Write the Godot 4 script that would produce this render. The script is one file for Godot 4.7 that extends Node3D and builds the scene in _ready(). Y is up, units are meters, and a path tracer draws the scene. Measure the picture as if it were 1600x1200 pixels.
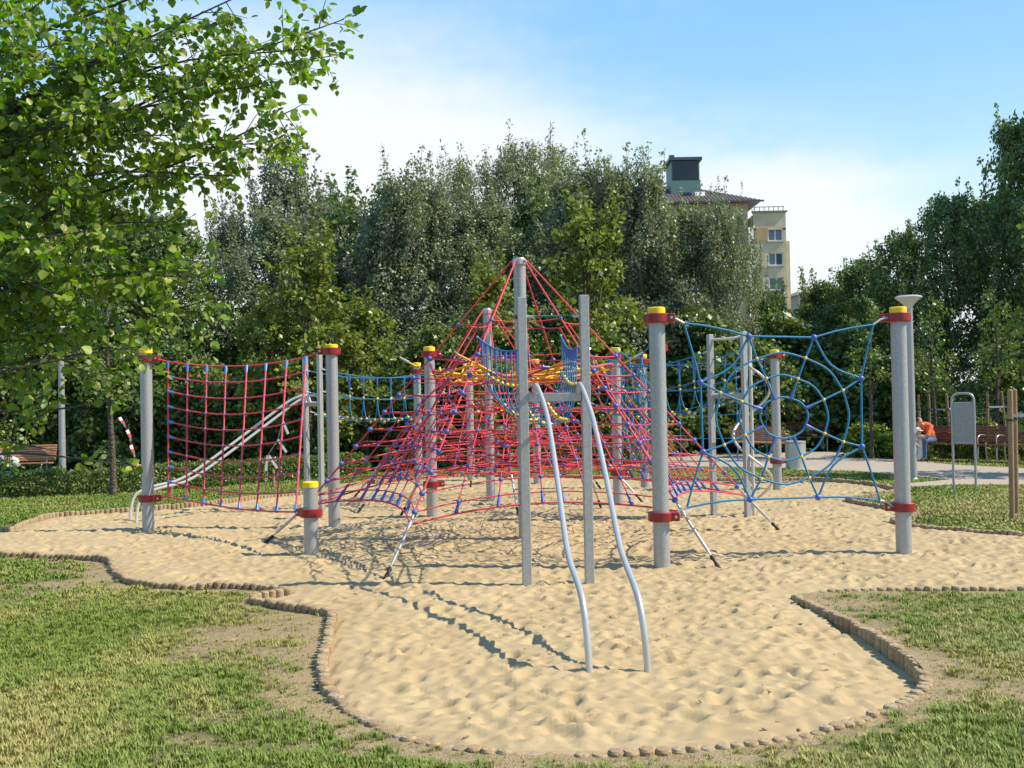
extends Node3D
# A rope playground in a sandpit with a belt of trees behind it. Units are metres, y is up, the camera looks along -z.

class MB:
	var v := PackedVector3Array()
	var n := PackedVector3Array()
	var c := PackedColorArray()
	var uv := PackedVector2Array()
	var i := PackedInt32Array()
	var col := Color(1, 1, 1)
	var cx := false

	func paint(k: Color) -> MB:
		col = k
		cx = true
		return self

	func vert(p: Vector3, nn: Vector3) -> int:
		v.append(p)
		n.append(nn)
		if cx:
			c.append(col)
		return v.size() - 1

	# a flat convex face whose outside lies towards hint
	func face(pts: Array, hint: Vector3) -> void:
		var nn: Vector3 = (pts[2] - pts[0]).cross(pts[1] - pts[0]).normalized()
		if nn.dot(hint) < 0.0:
			pts = pts.duplicate()
			pts.reverse()
			nn = -nn
		var b := v.size()
		for p in pts:
			vert(p, nn)
		for k in range(1, pts.size() - 1):
			i.append_array([b, b + k, b + k + 1])

	func tube(pts: PackedVector3Array, radii, sides := 8, caps := true) -> MB:
		var m := pts.size()
		var t0 := (pts[1] - pts[0]).normalized()
		var u := t0.cross(Vector3.UP if absf(t0.y) < 0.9 else Vector3.RIGHT).normalized()
		var b := v.size()
		var last := t0
		for k in m:
			var t := t0
			if k > 0 and k < m - 1:
				t = ((pts[k + 1] - pts[k]).normalized() + (pts[k] - pts[k - 1]).normalized()).normalized()
			elif k == m - 1:
				t = (pts[k] - pts[k - 1]).normalized()
			u = (u - t * u.dot(t)).normalized()
			var w := t.cross(u)
			var r: float = radii if radii is float else radii[k]
			for s in sides:
				var a := TAU * s / sides
				var d := u * cos(a) + w * sin(a)
				vert(pts[k] + d * r, d)
			last = t
			if caps and (k == 0 or k == m - 1):
				var ce := vert(pts[k], -t if k == 0 else t)
				var e0 := v.size()
				for s in sides:
					var a := TAU * s / sides
					vert(pts[k] + (u * cos(a) + w * sin(a)) * r, -t if k == 0 else t)
				for s in sides:
					var s2 := (s + 1) % sides
					if k == 0:
						i.append_array([ce, e0 + s, e0 + s2])
					else:
						i.append_array([ce, e0 + s2, e0 + s])
		var step := sides
		var rows := []
		var at := b
		for k in m:
			rows.append(at)
			at += step
			if caps and (k == 0 or k == m - 1):
				at += sides + 1
		for k in m - 1:
			for s in sides:
				var a: int = rows[k] + s
				var bb: int = rows[k] + (s + 1) % sides
				var cc: int = rows[k + 1] + s
				var d: int = rows[k + 1] + (s + 1) % sides
				i.append_array([a, cc, d, a, d, bb])
		return self

	# profile of Vector2(radius, height), from the bottom up
	func lathe(prof: Array, sides := 16, at := Transform3D()) -> MB:
		for k in prof.size() - 1:
			var p: Vector2 = prof[k]
			var q: Vector2 = prof[k + 1]
			var nn := Vector2(q.y - p.y, p.x - q.x).normalized()
			var b := v.size()
			for s in sides:
				var a := TAU * s / sides
				var d := Vector3(cos(a), 0, -sin(a))
				var no := (at.basis * (d * nn.x + Vector3.UP * nn.y)).normalized()
				vert(at * (d * p.x + Vector3.UP * p.y), no)
				vert(at * (d * q.x + Vector3.UP * q.y), no)
			for s in sides:
				var a := b + s * 2
				var e := b + ((s + 1) % sides) * 2
				i.append_array([a, a + 1, e + 1, a, e + 1, e])
		return self

	func box(mid: Vector3, size: Vector3, bas := Basis(), bevel := 0.0) -> MB:
		var h := size / 2.0
		var e := minf(bevel, minf(h.x, minf(h.y, h.z)) * 0.6)
		var f := func(s: Vector3, ax: int) -> Vector3:
			var p := Vector3(s.x * (h.x - e), s.y * (h.y - e), s.z * (h.z - e))
			p[ax] = s[ax] * h[ax]
			return mid + bas * p
		for ax in 3:
			var a1 := (ax + 1) % 3
			var a2 := (ax + 2) % 3
			for sg in [-1.0, 1.0]:
				var q := []
				for w in [[-1.0, -1.0], [1.0, -1.0], [1.0, 1.0], [-1.0, 1.0]]:
					var s := Vector3()
					s[ax] = sg
					s[a1] = w[0]
					s[a2] = w[1]
					q.append(f.call(s, ax))
				var hint := Vector3()
				hint[ax] = sg
				face(q, bas * hint)
			if e > 0.0:
				for w in [[-1.0, -1.0], [1.0, -1.0], [1.0, 1.0], [-1.0, 1.0]]:
					var s0 := Vector3()
					var s1 := Vector3()
					s0[ax] = -1.0
					s1[ax] = 1.0
					s0[a1] = w[0]
					s1[a1] = w[0]
					s0[a2] = w[1]
					s1[a2] = w[1]
					var hint := Vector3()
					hint[a1] = w[0]
					hint[a2] = w[1]
					face([f.call(s0, a1), f.call(s1, a1), f.call(s1, a2), f.call(s0, a2)], bas * hint)
		if e > 0.0:
			for x in [-1.0, 1.0]:
				for y in [-1.0, 1.0]:
					for z in [-1.0, 1.0]:
						var s := Vector3(x, y, z)
						face([f.call(s, 0), f.call(s, 1), f.call(s, 2)], bas * s)
		return self

	func leaf(p: Vector3, dir: Vector3, nn: Vector3, l: float, w: float, k: Color) -> void:
		var side := dir.cross(nn).normalized() * (w * 0.5)
		var b := v.size()
		v.append(p)
		v.append(p + dir * (l * 0.45) + side)
		v.append(p + dir * l)
		v.append(p + dir * (l * 0.45) - side)
		for q in 4:
			n.append(nn)
			c.append(k)
		i.append_array([b, b + 2, b + 1, b, b + 3, b + 2])

	# a rounded leaf of six points, bent a little along its middle
	func round_leaf(p: Vector3, dir: Vector3, nn: Vector3, l: float, w: float, k: Color) -> void:
		var side := dir.cross(nn).normalized() * (w * 0.5)
		var up := nn * (w * 0.12)
		var b := v.size()
		v.append_array([p, p + dir * l * 0.12 + side * 0.62 + up, p + dir * l * 0.42 + side + up, p + dir * l * 0.8 + side * 0.5 + up, p + dir * l, p + dir * l * 0.8 - side * 0.5 + up, p + dir * l * 0.42 - side + up, p + dir * l * 0.12 - side * 0.62 + up])
		var tilt := side.normalized() * 0.22
		for q in 8:
			n.append((nn - tilt * (1.0 if q in [1, 2, 3] else -1.0 if q in [5, 6, 7] else 0.0)).normalized())
			c.append(k)
		i.append_array([b, b + 2, b + 1, b, b + 3, b + 2, b, b + 4, b + 3, b, b + 5, b + 4, b, b + 6, b + 5, b, b + 7, b + 6])

	func mesh() -> ArrayMesh:
		var a := []
		a.resize(Mesh.ARRAY_MAX)
		a[Mesh.ARRAY_VERTEX] = v
		a[Mesh.ARRAY_NORMAL] = n
		if c.size() == v.size():
			a[Mesh.ARRAY_COLOR] = c
		if uv.size() == v.size():
			a[Mesh.ARRAY_TEX_UV] = uv
		a[Mesh.ARRAY_INDEX] = i
		var m := ArrayMesh.new()
		m.add_surface_from_arrays(Mesh.PRIMITIVE_TRIANGLES, a)
		return m

var rng := RandomNumberGenerator.new()
var used := {}
var M := {}
var N1 := FastNoiseLite.new()
var N2 := FastNoiseLite.new()
var N3 := FastNoiseLite.new()
const X0 := -9.6
const Z0 := -26.0
const CELL := 0.024
const NX := 800
const NZ := 888
var inside := PackedByteArray()
var relief := PackedFloat32Array()
const DC := 0.1
const DX := 260
const DZ := 240
var edge_far := PackedFloat32Array()
var ball_big: Mesh
var ball_small: Mesh
var ball_tiny: Mesh

func numbered(called: String) -> String:
	used[called] = used.get(called, -1) + 1
	return called if used[called] == 0 else "%s_%03d" % [called, used[called]]

func tag(o: Node, label: String, category: String, group := "") -> Node:
	o.set_meta("label", label)
	o.set_meta("category", category)
	if group:
		o.set_meta("group", group)
	return o

func thing(called: String, label: String, category: String, at := Vector3.ZERO, turn := 0.0, group := "") -> Node3D:
	var o := Node3D.new()
	o.name = numbered(called)
	add_child(o)
	o.position = at
	o.rotation.y = turn
	tag(o, label, category, group)
	return o

func part(parent: Node, called: String, mesh: Mesh, mat: Material, at := Transform3D()) -> MeshInstance3D:
	var o := MeshInstance3D.new()
	o.name = called
	o.mesh = mesh
	o.material_override = mat
	o.transform = at
	parent.add_child(o, true)
	return o

func single(called: String, label: String, category: String, mesh: Mesh, mat: Material, group := "") -> MeshInstance3D:
	var o := part(self, numbered(called), mesh, mat)
	tag(o, label, category, group)
	return o

func structure(called: String, mesh: Mesh, mat: Material) -> MeshInstance3D:
	var o := part(self, numbered(called), mesh, mat)
	o.set_meta("kind", "structure")
	return o

func at(p: Vector3) -> Transform3D:
	return Transform3D(Basis(), p)

func lin(r: float, g: float, b: float) -> Color:
	return Color(r, g, b).linear_to_srgb()

func mat(k: Color, rough := 0.7, metal := 0.0) -> StandardMaterial3D:
	var m := StandardMaterial3D.new()
	m.albedo_color = k
	m.roughness = rough
	m.metallic = metal
	return m

func noise_image(size: int, freq: float, octaves: int, lo: Color, hi: Color, sd: int, power := 1.0) -> ImageTexture:
	var f := FastNoiseLite.new()
	f.seed = sd
	f.frequency = freq
	f.fractal_octaves = octaves
	var im := f.get_seamless_image(size, size)
	im.convert(Image.FORMAT_L8)
	var src := im.get_data()
	var out := PackedByteArray()
	out.resize(size * size * 3)
	for k in size * size:
		var t := pow(src[k] / 255.0, power)
		out[k * 3] = int(lerpf(lo.r, hi.r, t) * 255)
		out[k * 3 + 1] = int(lerpf(lo.g, hi.g, t) * 255)
		out[k * 3 + 2] = int(lerpf(lo.b, hi.b, t) * 255)
	return ImageTexture.create_from_image(Image.create_from_data(size, size, false, Image.FORMAT_RGB8, out))

func bump_image(size: int, freq: float, octaves: int, sd: int, strength := 4.0) -> ImageTexture:
	var f := FastNoiseLite.new()
	f.seed = sd
	f.frequency = freq
	f.fractal_octaves = octaves
	var im := f.get_seamless_image(size, size)
	im.convert(Image.FORMAT_RGBA8)
	im.bump_map_to_normal_map(strength)
	return ImageTexture.create_from_image(im)

func triplanar(m: StandardMaterial3D, tex: Texture2D, scale: float, bump: Texture2D = null, amount := 1.0) -> StandardMaterial3D:
	if tex:
		m.albedo_texture = tex
	m.uv1_triplanar = true
	m.uv1_world_triplanar = true
	m.uv1_scale = Vector3.ONE * scale
	if bump:
		m.normal_enabled = true
		m.normal_texture = bump
		m.normal_scale = amount
	return m

func tinted(m: StandardMaterial3D) -> StandardMaterial3D:
	m.vertex_color_use_as_albedo = true
	return m

func foliage(back: Color, rough := 0.42) -> StandardMaterial3D:
	var m := tinted(mat(Color(1, 1, 1), rough))
	m.backlight_enabled = true
	m.backlight = back
	return m

func make_materials() -> void:
	var white := Color(1, 1, 1)
	M.galv = triplanar(mat(lin(0.42, 0.43, 0.43), 0.42, 0.35), noise_image(256, 0.06, 5, Color(0.86, 0.87, 0.88), white, 3), 1.4)
	M.tube = mat(lin(0.5, 0.5, 0.49), 0.34, 0.45)
	M.whitetube = mat(lin(0.56, 0.56, 0.54), 0.35, 0.3)
	M.clamp = mat(lin(0.24, 0.014, 0.013), 0.38)
	M.yellow = mat(lin(0.85, 0.6, 0.01), 0.45)
	M.bolt = mat(lin(0.5, 0.5, 0.5), 0.35, 0.8)
	M.red = mat(lin(0.56, 0.048, 0.066), 0.7)
	M.blue = mat(lin(0.006, 0.17, 0.34), 0.65)
	M.ropeyellow = mat(lin(0.75, 0.42, 0.02), 0.6)
	M.connector = mat(lin(0.06, 0.11, 0.42), 0.4)
	M.net_connector = mat(lin(0.07, 0.2, 0.6), 0.4)
	M.bead = mat(lin(0.85, 0.5, 0.015), 0.4)
	M.ferrule = mat(lin(0.45, 0.45, 0.45), 0.38, 0.5)
	M.green_rope = mat(lin(0.01, 0.16, 0.09), 0.7)
	M.black = mat(lin(0.012, 0.012, 0.014), 0.6)
	M.darkmetal = mat(lin(0.1, 0.1, 0.11), 0.45, 0.5)
	M.logs = []
	var grain := noise_image(256, 0.045, 4, Color(0.68, 0.66, 0.62), white, 9)
	var grain_bump := bump_image(256, 0.06, 4, 10, 5.0)
	for k in [[0.44, 0.32, 0.18], [0.49, 0.37, 0.22], [0.4, 0.29, 0.18], [0.52, 0.39, 0.23], [0.47, 0.38, 0.25]]:
		M.logs.append(triplanar(mat(lin(k[0], k[1], k[2]), 0.9), grain, 3.0, grain_bump, 0.6))
	M.stake = triplanar(mat(lin(0.4, 0.28, 0.16), 0.9), grain, 2.0, grain_bump, 0.6)
	M.slat = []
	for k in [[0.3, 0.085, 0.035], [0.26, 0.07, 0.03], [0.34, 0.11, 0.05]]:
		M.slat.append(triplanar(mat(lin(k[0], k[1], k[2]), 0.6), grain, 2.0))
	M.slat_pale = []
	for k in [[0.55, 0.27, 0.15], [0.48, 0.23, 0.12], [0.6, 0.31, 0.18]]:
		M.slat_pale.append(triplanar(mat(lin(k[0], k[1], k[2]), 0.6), grain, 2.0))
	M.sand = tinted(triplanar(mat(white, 0.95), noise_image(512, 0.12, 4, Color(0.8, 0.79, 0.77), white, 21), 1.9, bump_image(512, 0.16, 4, 22, 4.0), 0.9))
	M.soil = tinted(triplanar(mat(white, 0.95), noise_image(512, 0.09, 5, Color(0.62, 0.6, 0.56), white, 23), 1.3, bump_image(512, 0.12, 4, 24, 6.0), 0.9))
	M.gravel = triplanar(mat(lin(0.45, 0.39, 0.31), 0.95), noise_image(512, 0.1, 4, Color(0.78, 0.77, 0.76), white, 25), 0.9, bump_image(512, 0.2, 3, 26, 4.0), 0.5)
	M.bark = tinted(triplanar(mat(white, 0.95), noise_image(256, 0.04, 5, Color(0.5, 0.5, 0.5), white, 31), 1.1, bump_image(256, 0.06, 4, 32, 8.0), 1.0))
	M.leaf = foliage(Color(0.82, 0.88, 0.62))
	M.leaf_near = foliage(Color(0.75, 0.98, 0.2), 0.4)
	M.grass = foliage(Color(0.35, 0.42, 0.12), 0.7)
	M.plaster = triplanar(mat(lin(0.7, 0.57, 0.38), 0.9), noise_image(256, 0.02, 4, Color(0.88, 0.88, 0.88), white, 41), 0.12)
	M.plaster_warm = triplanar(mat(lin(0.6, 0.4, 0.21), 0.9), M.plaster.albedo_texture, 0.12)
	M.plaster_grey = mat(lin(0.5, 0.49, 0.46), 0.9)
	M.roof = mat(lin(0.085, 0.066, 0.062), 0.75)
	M.frame_white = mat(lin(0.7, 0.7, 0.7), 0.5)
	M.pane = mat(lin(0.12, 0.16, 0.2), 0.08)
	M.pane_dark = mat(lin(0.015, 0.02, 0.03), 0.15)
	M.copper = mat(lin(0.14, 0.24, 0.21), 0.6)
	M.board = triplanar(mat(lin(0.36, 0.35, 0.34), 0.6), noise_image(256, 0.05, 4, Color(0.85, 0.85, 0.85), white, 43), 1.0)
	M.bin = mat(lin(0.5, 0.52, 0.49), 0.4, 0.5)
	M.lamp_glass = mat(lin(0.6, 0.6, 0.57), 0.35)
	M.person = tinted(mat(white, 0.8))
	M.tape_white = mat(lin(0.8, 0.8, 0.8), 0.5)
	M.tape_red = mat(lin(0.6, 0.03, 0.04), 0.5)
	M.strap = mat(lin(0.35, 0.37, 0.4), 0.7)
	M.cloth_grey = mat(lin(0.2, 0.22, 0.24), 0.85)
	M.cloth_blue = mat(lin(0.03, 0.12, 0.4), 0.8)
	M.cloth_white = mat(lin(0.75, 0.73, 0.74), 0.8)
	M.wire = mat(lin(0.01, 0.08, 0.05), 0.6)

# ------------------------------------------------------------------ ground

const RUN1 := [[-9.25, -14.85], [-9.3, -14.0], [-8.7, -13.4], [-7.6, -13.2], [-6.54, -13.03], [-5.71, -12.8], [-4.93, -12.49], [-4.72, -12.0], [-4.52, -11.54], [-4.24, -11.04], [-3.94, -10.7], [-3.35, -10.41], [-2.9, -10.43], [-2.43, -10.23], [-2.21, -10.1]]
const RUN2 := [[-2.24, -10.04], [-2.58, -9.71], [-2.04, -9.29], [-1.65, -9.05], [-1.58, -8.83], [-1.49, -8.09], [-1.38, -7.19], [-1.25, -6.69], [-1.04, -6.19], [-0.75, -5.78], [-0.59, -5.62], [-0.38, -5.5], [-0.11, -5.39], [0.23, -5.33], [0.49, -5.32], [0.83, -5.35], [1.17, -5.42], [1.47, -5.51], [1.75, -5.66], [2.09, -5.91], [2.33, -6.15], [2.49, -6.34], [2.61, -6.55], [2.7, -6.87], [2.74, -7.31], [2.74, -7.71], [2.69, -8.28], [2.61, -8.87], [2.5, -9.38], [2.7, -9.45], [3.05, -9.54], [3.31, -9.58], [3.65, -9.54], [4.1, -9.49], [4.66, -9.43], [6.0, -9.35], [7.6, -9.5], [8.8, -10.0], [9.3, -11.0]]
const RUN3 := [[9.3, -11.05], [9.0, -11.9], [8.0, -12.4], [7.0, -12.7], [6.41, -12.92], [6.07, -13.23], [5.66, -13.63], [5.43, -14.02], [5.3, -14.57], [5.72, -14.9], [6.06, -15.35], [5.89, -16.11], [5.66, -17.63], [6.32, -18.2], [7.07, -18.94], [7.22, -19.9], [6.93, -21.08]]
const RUN4 := [[6.93, -21.08], [6.39, -21.91], [5.19, -22.05], [4.14, -22.33], [2.84, -23.06], [1.44, -23.83], [0.26, -24.56], [-0.98, -24.91], [-1.9, -24.75], [-2.74, -23.97], [-3.53, -23.25], [-4.27, -21.14], [-4.92, -20.57], [-5.71, -19.31]]
const RUN5 := [[-5.71, -19.31], [-6.61, -18.46], [-7.37, -18.07], [-7.99, -17.68], [-7.95, -16.55], [-7.65, -15.6], [-8.4, -15.2], [-9.2, -14.9]]

func smooth_run(r: Array) -> PackedVector2Array:
	var p := PackedVector2Array()
	for q in r:
		p.append(Vector2(q[0], q[1]))
	for pass_ in 2:
		var o := PackedVector2Array([p[0]])
		for k in p.size() - 1:
			var d := p[k].distance_to(p[k + 1])
			var t := minf(0.25, 0.12 / maxf(d, 0.01)) if pass_ == 0 else 0.25
			o.append(p[k].lerp(p[k + 1], t))
			o.append(p[k].lerp(p[k + 1], 1.0 - t))
		o.append(p[p.size() - 1])
		p = o
	return p

func make_fields() -> void:
	var poly := PackedVector2Array()
	for r in [RUN1, RUN2, RUN3, RUN4, RUN5]:
		poly.append_array(smooth_run(r))
	inside.resize(NX * NZ)
	for zi in NZ:
		var z := Z0 + (zi + 0.5) * CELL
		var cross := []
		for k in poly.size():
			var a := poly[k]
			var b := poly[(k + 1) % poly.size()]
			if (a.y > z) != (b.y > z):
				cross.append(a.x + (z - a.y) / (b.y - a.y) * (b.x - a.x))
		cross.sort()
		for k in range(0, cross.size() - 1, 2):
			for xi in range(maxi(0, int((cross[k] - X0) / CELL)), mini(NX, int((cross[k + 1] - X0) / CELL))):
				inside[zi * NX + xi] = 1
	# signed distance to the edge of the sand: positive outside
	edge_far.resize(DX * DZ)
	edge_far.fill(99.0)
	for k in poly.size():
		var a := poly[k]
		var b := poly[(k + 1) % poly.size()]
		var steps := maxi(1, int(a.distance_to(b) / 0.05))
		for s in steps:
			var p := a.lerp(b, float(s) / steps)
			var xi := int((p.x + 13.0) / DC)
			var zi := int((p.y + 27.0) / DC)
			if xi >= 0 and xi < DX and zi >= 0 and zi < DZ:
				edge_far[zi * DX + xi] = 0.0
	for pass_ in 2:
		for kz in DZ:
			var zi := kz if pass_ == 0 else DZ - 1 - kz
			for kx in DX:
				var xi := kx if pass_ == 0 else DX - 1 - kx
				var s := 1 if pass_ == 0 else -1
				var d := edge_far[zi * DX + xi]
				if xi - s >= 0 and xi - s < DX:
					d = minf(d, edge_far[zi * DX + xi - s] + DC)
				if zi - s >= 0 and zi - s < DZ:
					d = minf(d, edge_far[(zi - s) * DX + xi] + DC)
					if xi - s >= 0 and xi - s < DX:
						d = minf(d, edge_far[(zi - s) * DX + xi - s] + DC * 1.414)
					if xi + s >= 0 and xi + s < DX:
						d = minf(d, edge_far[(zi - s) * DX + xi + s] + DC * 1.414)
				edge_far[zi * DX + xi] = d
	# the trodden surface: soft hollows, then footprints
	relief.resize(NX * NZ)
	for zi in NZ:
		var z := Z0 + zi * CELL
		for xi in NX:
			var x := X0 + xi * CELL
			relief[zi * NX + xi] = N1.get_noise_2d(x, z) * 0.028 + absf(N2.get_noise_2d(x * 1.9, z * 1.9)) * -0.024 + N3.get_noise_2d(x * 2.0, z * 2.0) * 0.014
	for k in 30000:
		var px := rng.randf_range(X0, X0 + NX * CELL)
		var pz := Z0 + pow(rng.randf(), 0.8) * NZ * CELL
		var a := rng.randf() * TAU
		var small := k % 10 < 7
		var la := rng.randf_range(0.032, 0.062) if small else rng.randf_range(0.065, 0.12)
		var lb := la * rng.randf_range(0.45, 0.8)
		var dep := rng.randf_range(0.007, 0.022) if small else rng.randf_range(0.008, 0.032)
		var reach := int(la * 1.9 / CELL)
		var ci := int((px - X0) / CELL)
		var cj := int((pz - Z0) / CELL)
		var ca := cos(a)
		var sa := sin(a)
		for j in range(maxi(0, cj - reach), mini(NZ, cj + reach + 1)):
			for q in range(maxi(0, ci - reach), mini(NX, ci + reach + 1)):
				var dx := X0 + q * CELL - px
				var dz := Z0 + j * CELL - pz
				var e := sqrt(pow((dx * ca + dz * sa) / la, 2.0) + pow((-dx * sa + dz * ca) / lb, 2.0))
				if e < 1.9:
					var h := -dep * (1.0 - e * e * e) if e < 1.0 else dep * 0.45 * sin((e - 1.0) / 0.9 * PI)
					relief[j * NX + q] += h

func in_sand(x: float, z: float) -> bool:
	var xi := int((x - X0) / CELL)
	var zi := int((z - Z0) / CELL)
	return xi >= 0 and zi >= 0 and xi < NX and zi < NZ and inside[zi * NX + xi] == 1

func edge_dist(x: float, z: float) -> float:
	var xi := int((x + 13.0) / DC)
	var zi := int((z + 27.0) / DC)
	if xi < 0 or zi < 0 or xi >= DX or zi >= DZ:
		return 9.0
	return edge_far[zi * DX + xi]

func sand_y(x: float, z: float) -> float:
	var fx := clampf((x - X0) / CELL, 0.0, NX - 2.0)
	var fz := clampf((z - Z0) / CELL, 0.0, NZ - 2.0)
	var xi := int(fx)
	var zi := int(fz)
	fx -= xi
	fz -= zi
	var k := zi * NX + xi
	var h := lerpf(lerpf(relief[k], relief[k + 1], fx), lerpf(relief[k + NX], relief[k + NX + 1], fx), fz)
	h -= 0.05 * smoothstep(-15.0, -18.0, z)
	var e := edge_dist(x, z)
	var front := smoothstep(-7.2, -6.0, z) * (1.0 - smoothstep(1.6, 2.3, x))
	h = lerpf(h * 0.3 + 0.012 * front - 0.02, h, smoothstep(0.0, 0.45, e))
	h -= 0.03 * (1.0 - smoothstep(0.0, 0.12, e))
	var d := Vector2((x - 2.55) / 0.5, (z + 7.4) / 1.2).length()
	h -= 0.085 * exp(-d * d)
	return h

func lawn_y(x: float, z: float) -> float:
	return -0.028 + N1.get_noise_2d(x * 0.5 + 90.0, z * 0.5) * 0.02 + 0.022 * maxf(smoothstep(-7.0, -5.9, z), smoothstep(1.8, 2.4, x) * smoothstep(-11.0, -10.0, z)) * smoothstep(-2.7, -3.4, z) * smoothstep(10.4, 9.6, x)

func on_path(x: float, z: float) -> bool:
	return Geometry2D.is_point_in_polygon(Vector2(x, z), path_poly)

var path_poly := PackedVector2Array([Vector2(2.0, -31.8), Vector2(6.97, -30.6), Vector2(8.71, -31.86), Vector2(10.29, -31.24), Vector2(9.75, -29.38), Vector2(10.43, -26.4), Vector2(10.81, -25.0), Vector2(11.7, -23.6), Vector2(13.5, -21.5), Vector2(17.0, -19.0), Vector2(17.0, -16.6), Vector2(13.0, -18.2), Vector2(9.74, -19.58), Vector2(8.63, -19.85), Vector2(7.63, -19.7), Vector2(7.44, -20.14), Vector2(8.95, -21.02), Vector2(8.41, -22.58), Vector2(7.88, -23.93), Vector2(6.98, -24.19), Vector2(6.03, -25.6), Vector2(3.96, -26.72), Vector2(1.5, -27.5)])

# how much of the lawn is grown over, 0 bare to 1 lush, and how dry it is
func cover(x: float, z: float) -> float:
	var k := 1.0 + N1.get_noise_2d(x * 0.55 + 40.0, z * 0.55) * 1.15 + N2.get_noise_2d(x * 1.3, z * 1.3) * 0.5
	k *= smoothstep(0.02, 0.4, edge_dist(x, z) + N2.get_noise_2d(x * 2.0, z * 2.0 + 7.0) * 0.35)
	var bare := Vector2((x + 1.95) / 0.5, (z + 7.4) / 1.5).length()
	k -= 0.55 * exp(-bare * bare)
	bare = Vector2((x - 3.05) / 0.45, (z + 6.5) / 1.0).length()
	k -= 0.6 * exp(-bare * bare)
	if z < -15.0:
		k += 0.35
	return clampf(k, 0.0, 1.0)

func dryness(x: float, z: float) -> float:
	var k := 0.4 + N1.get_noise_2d(x * 0.45 + 300.0, z * 0.45) * 1.3 + N2.get_noise_2d(x + 50.0, z) * 0.5
	var p := Vector2((x + 3.4) / 2.2, (z + 6.4) / 1.1).length()
	k += 0.45 * exp(-p * p)
	if z < -14.0 and x < 3.0:
		k -= 0.35
	return clampf(k, 0.0, 1.0)

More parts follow.
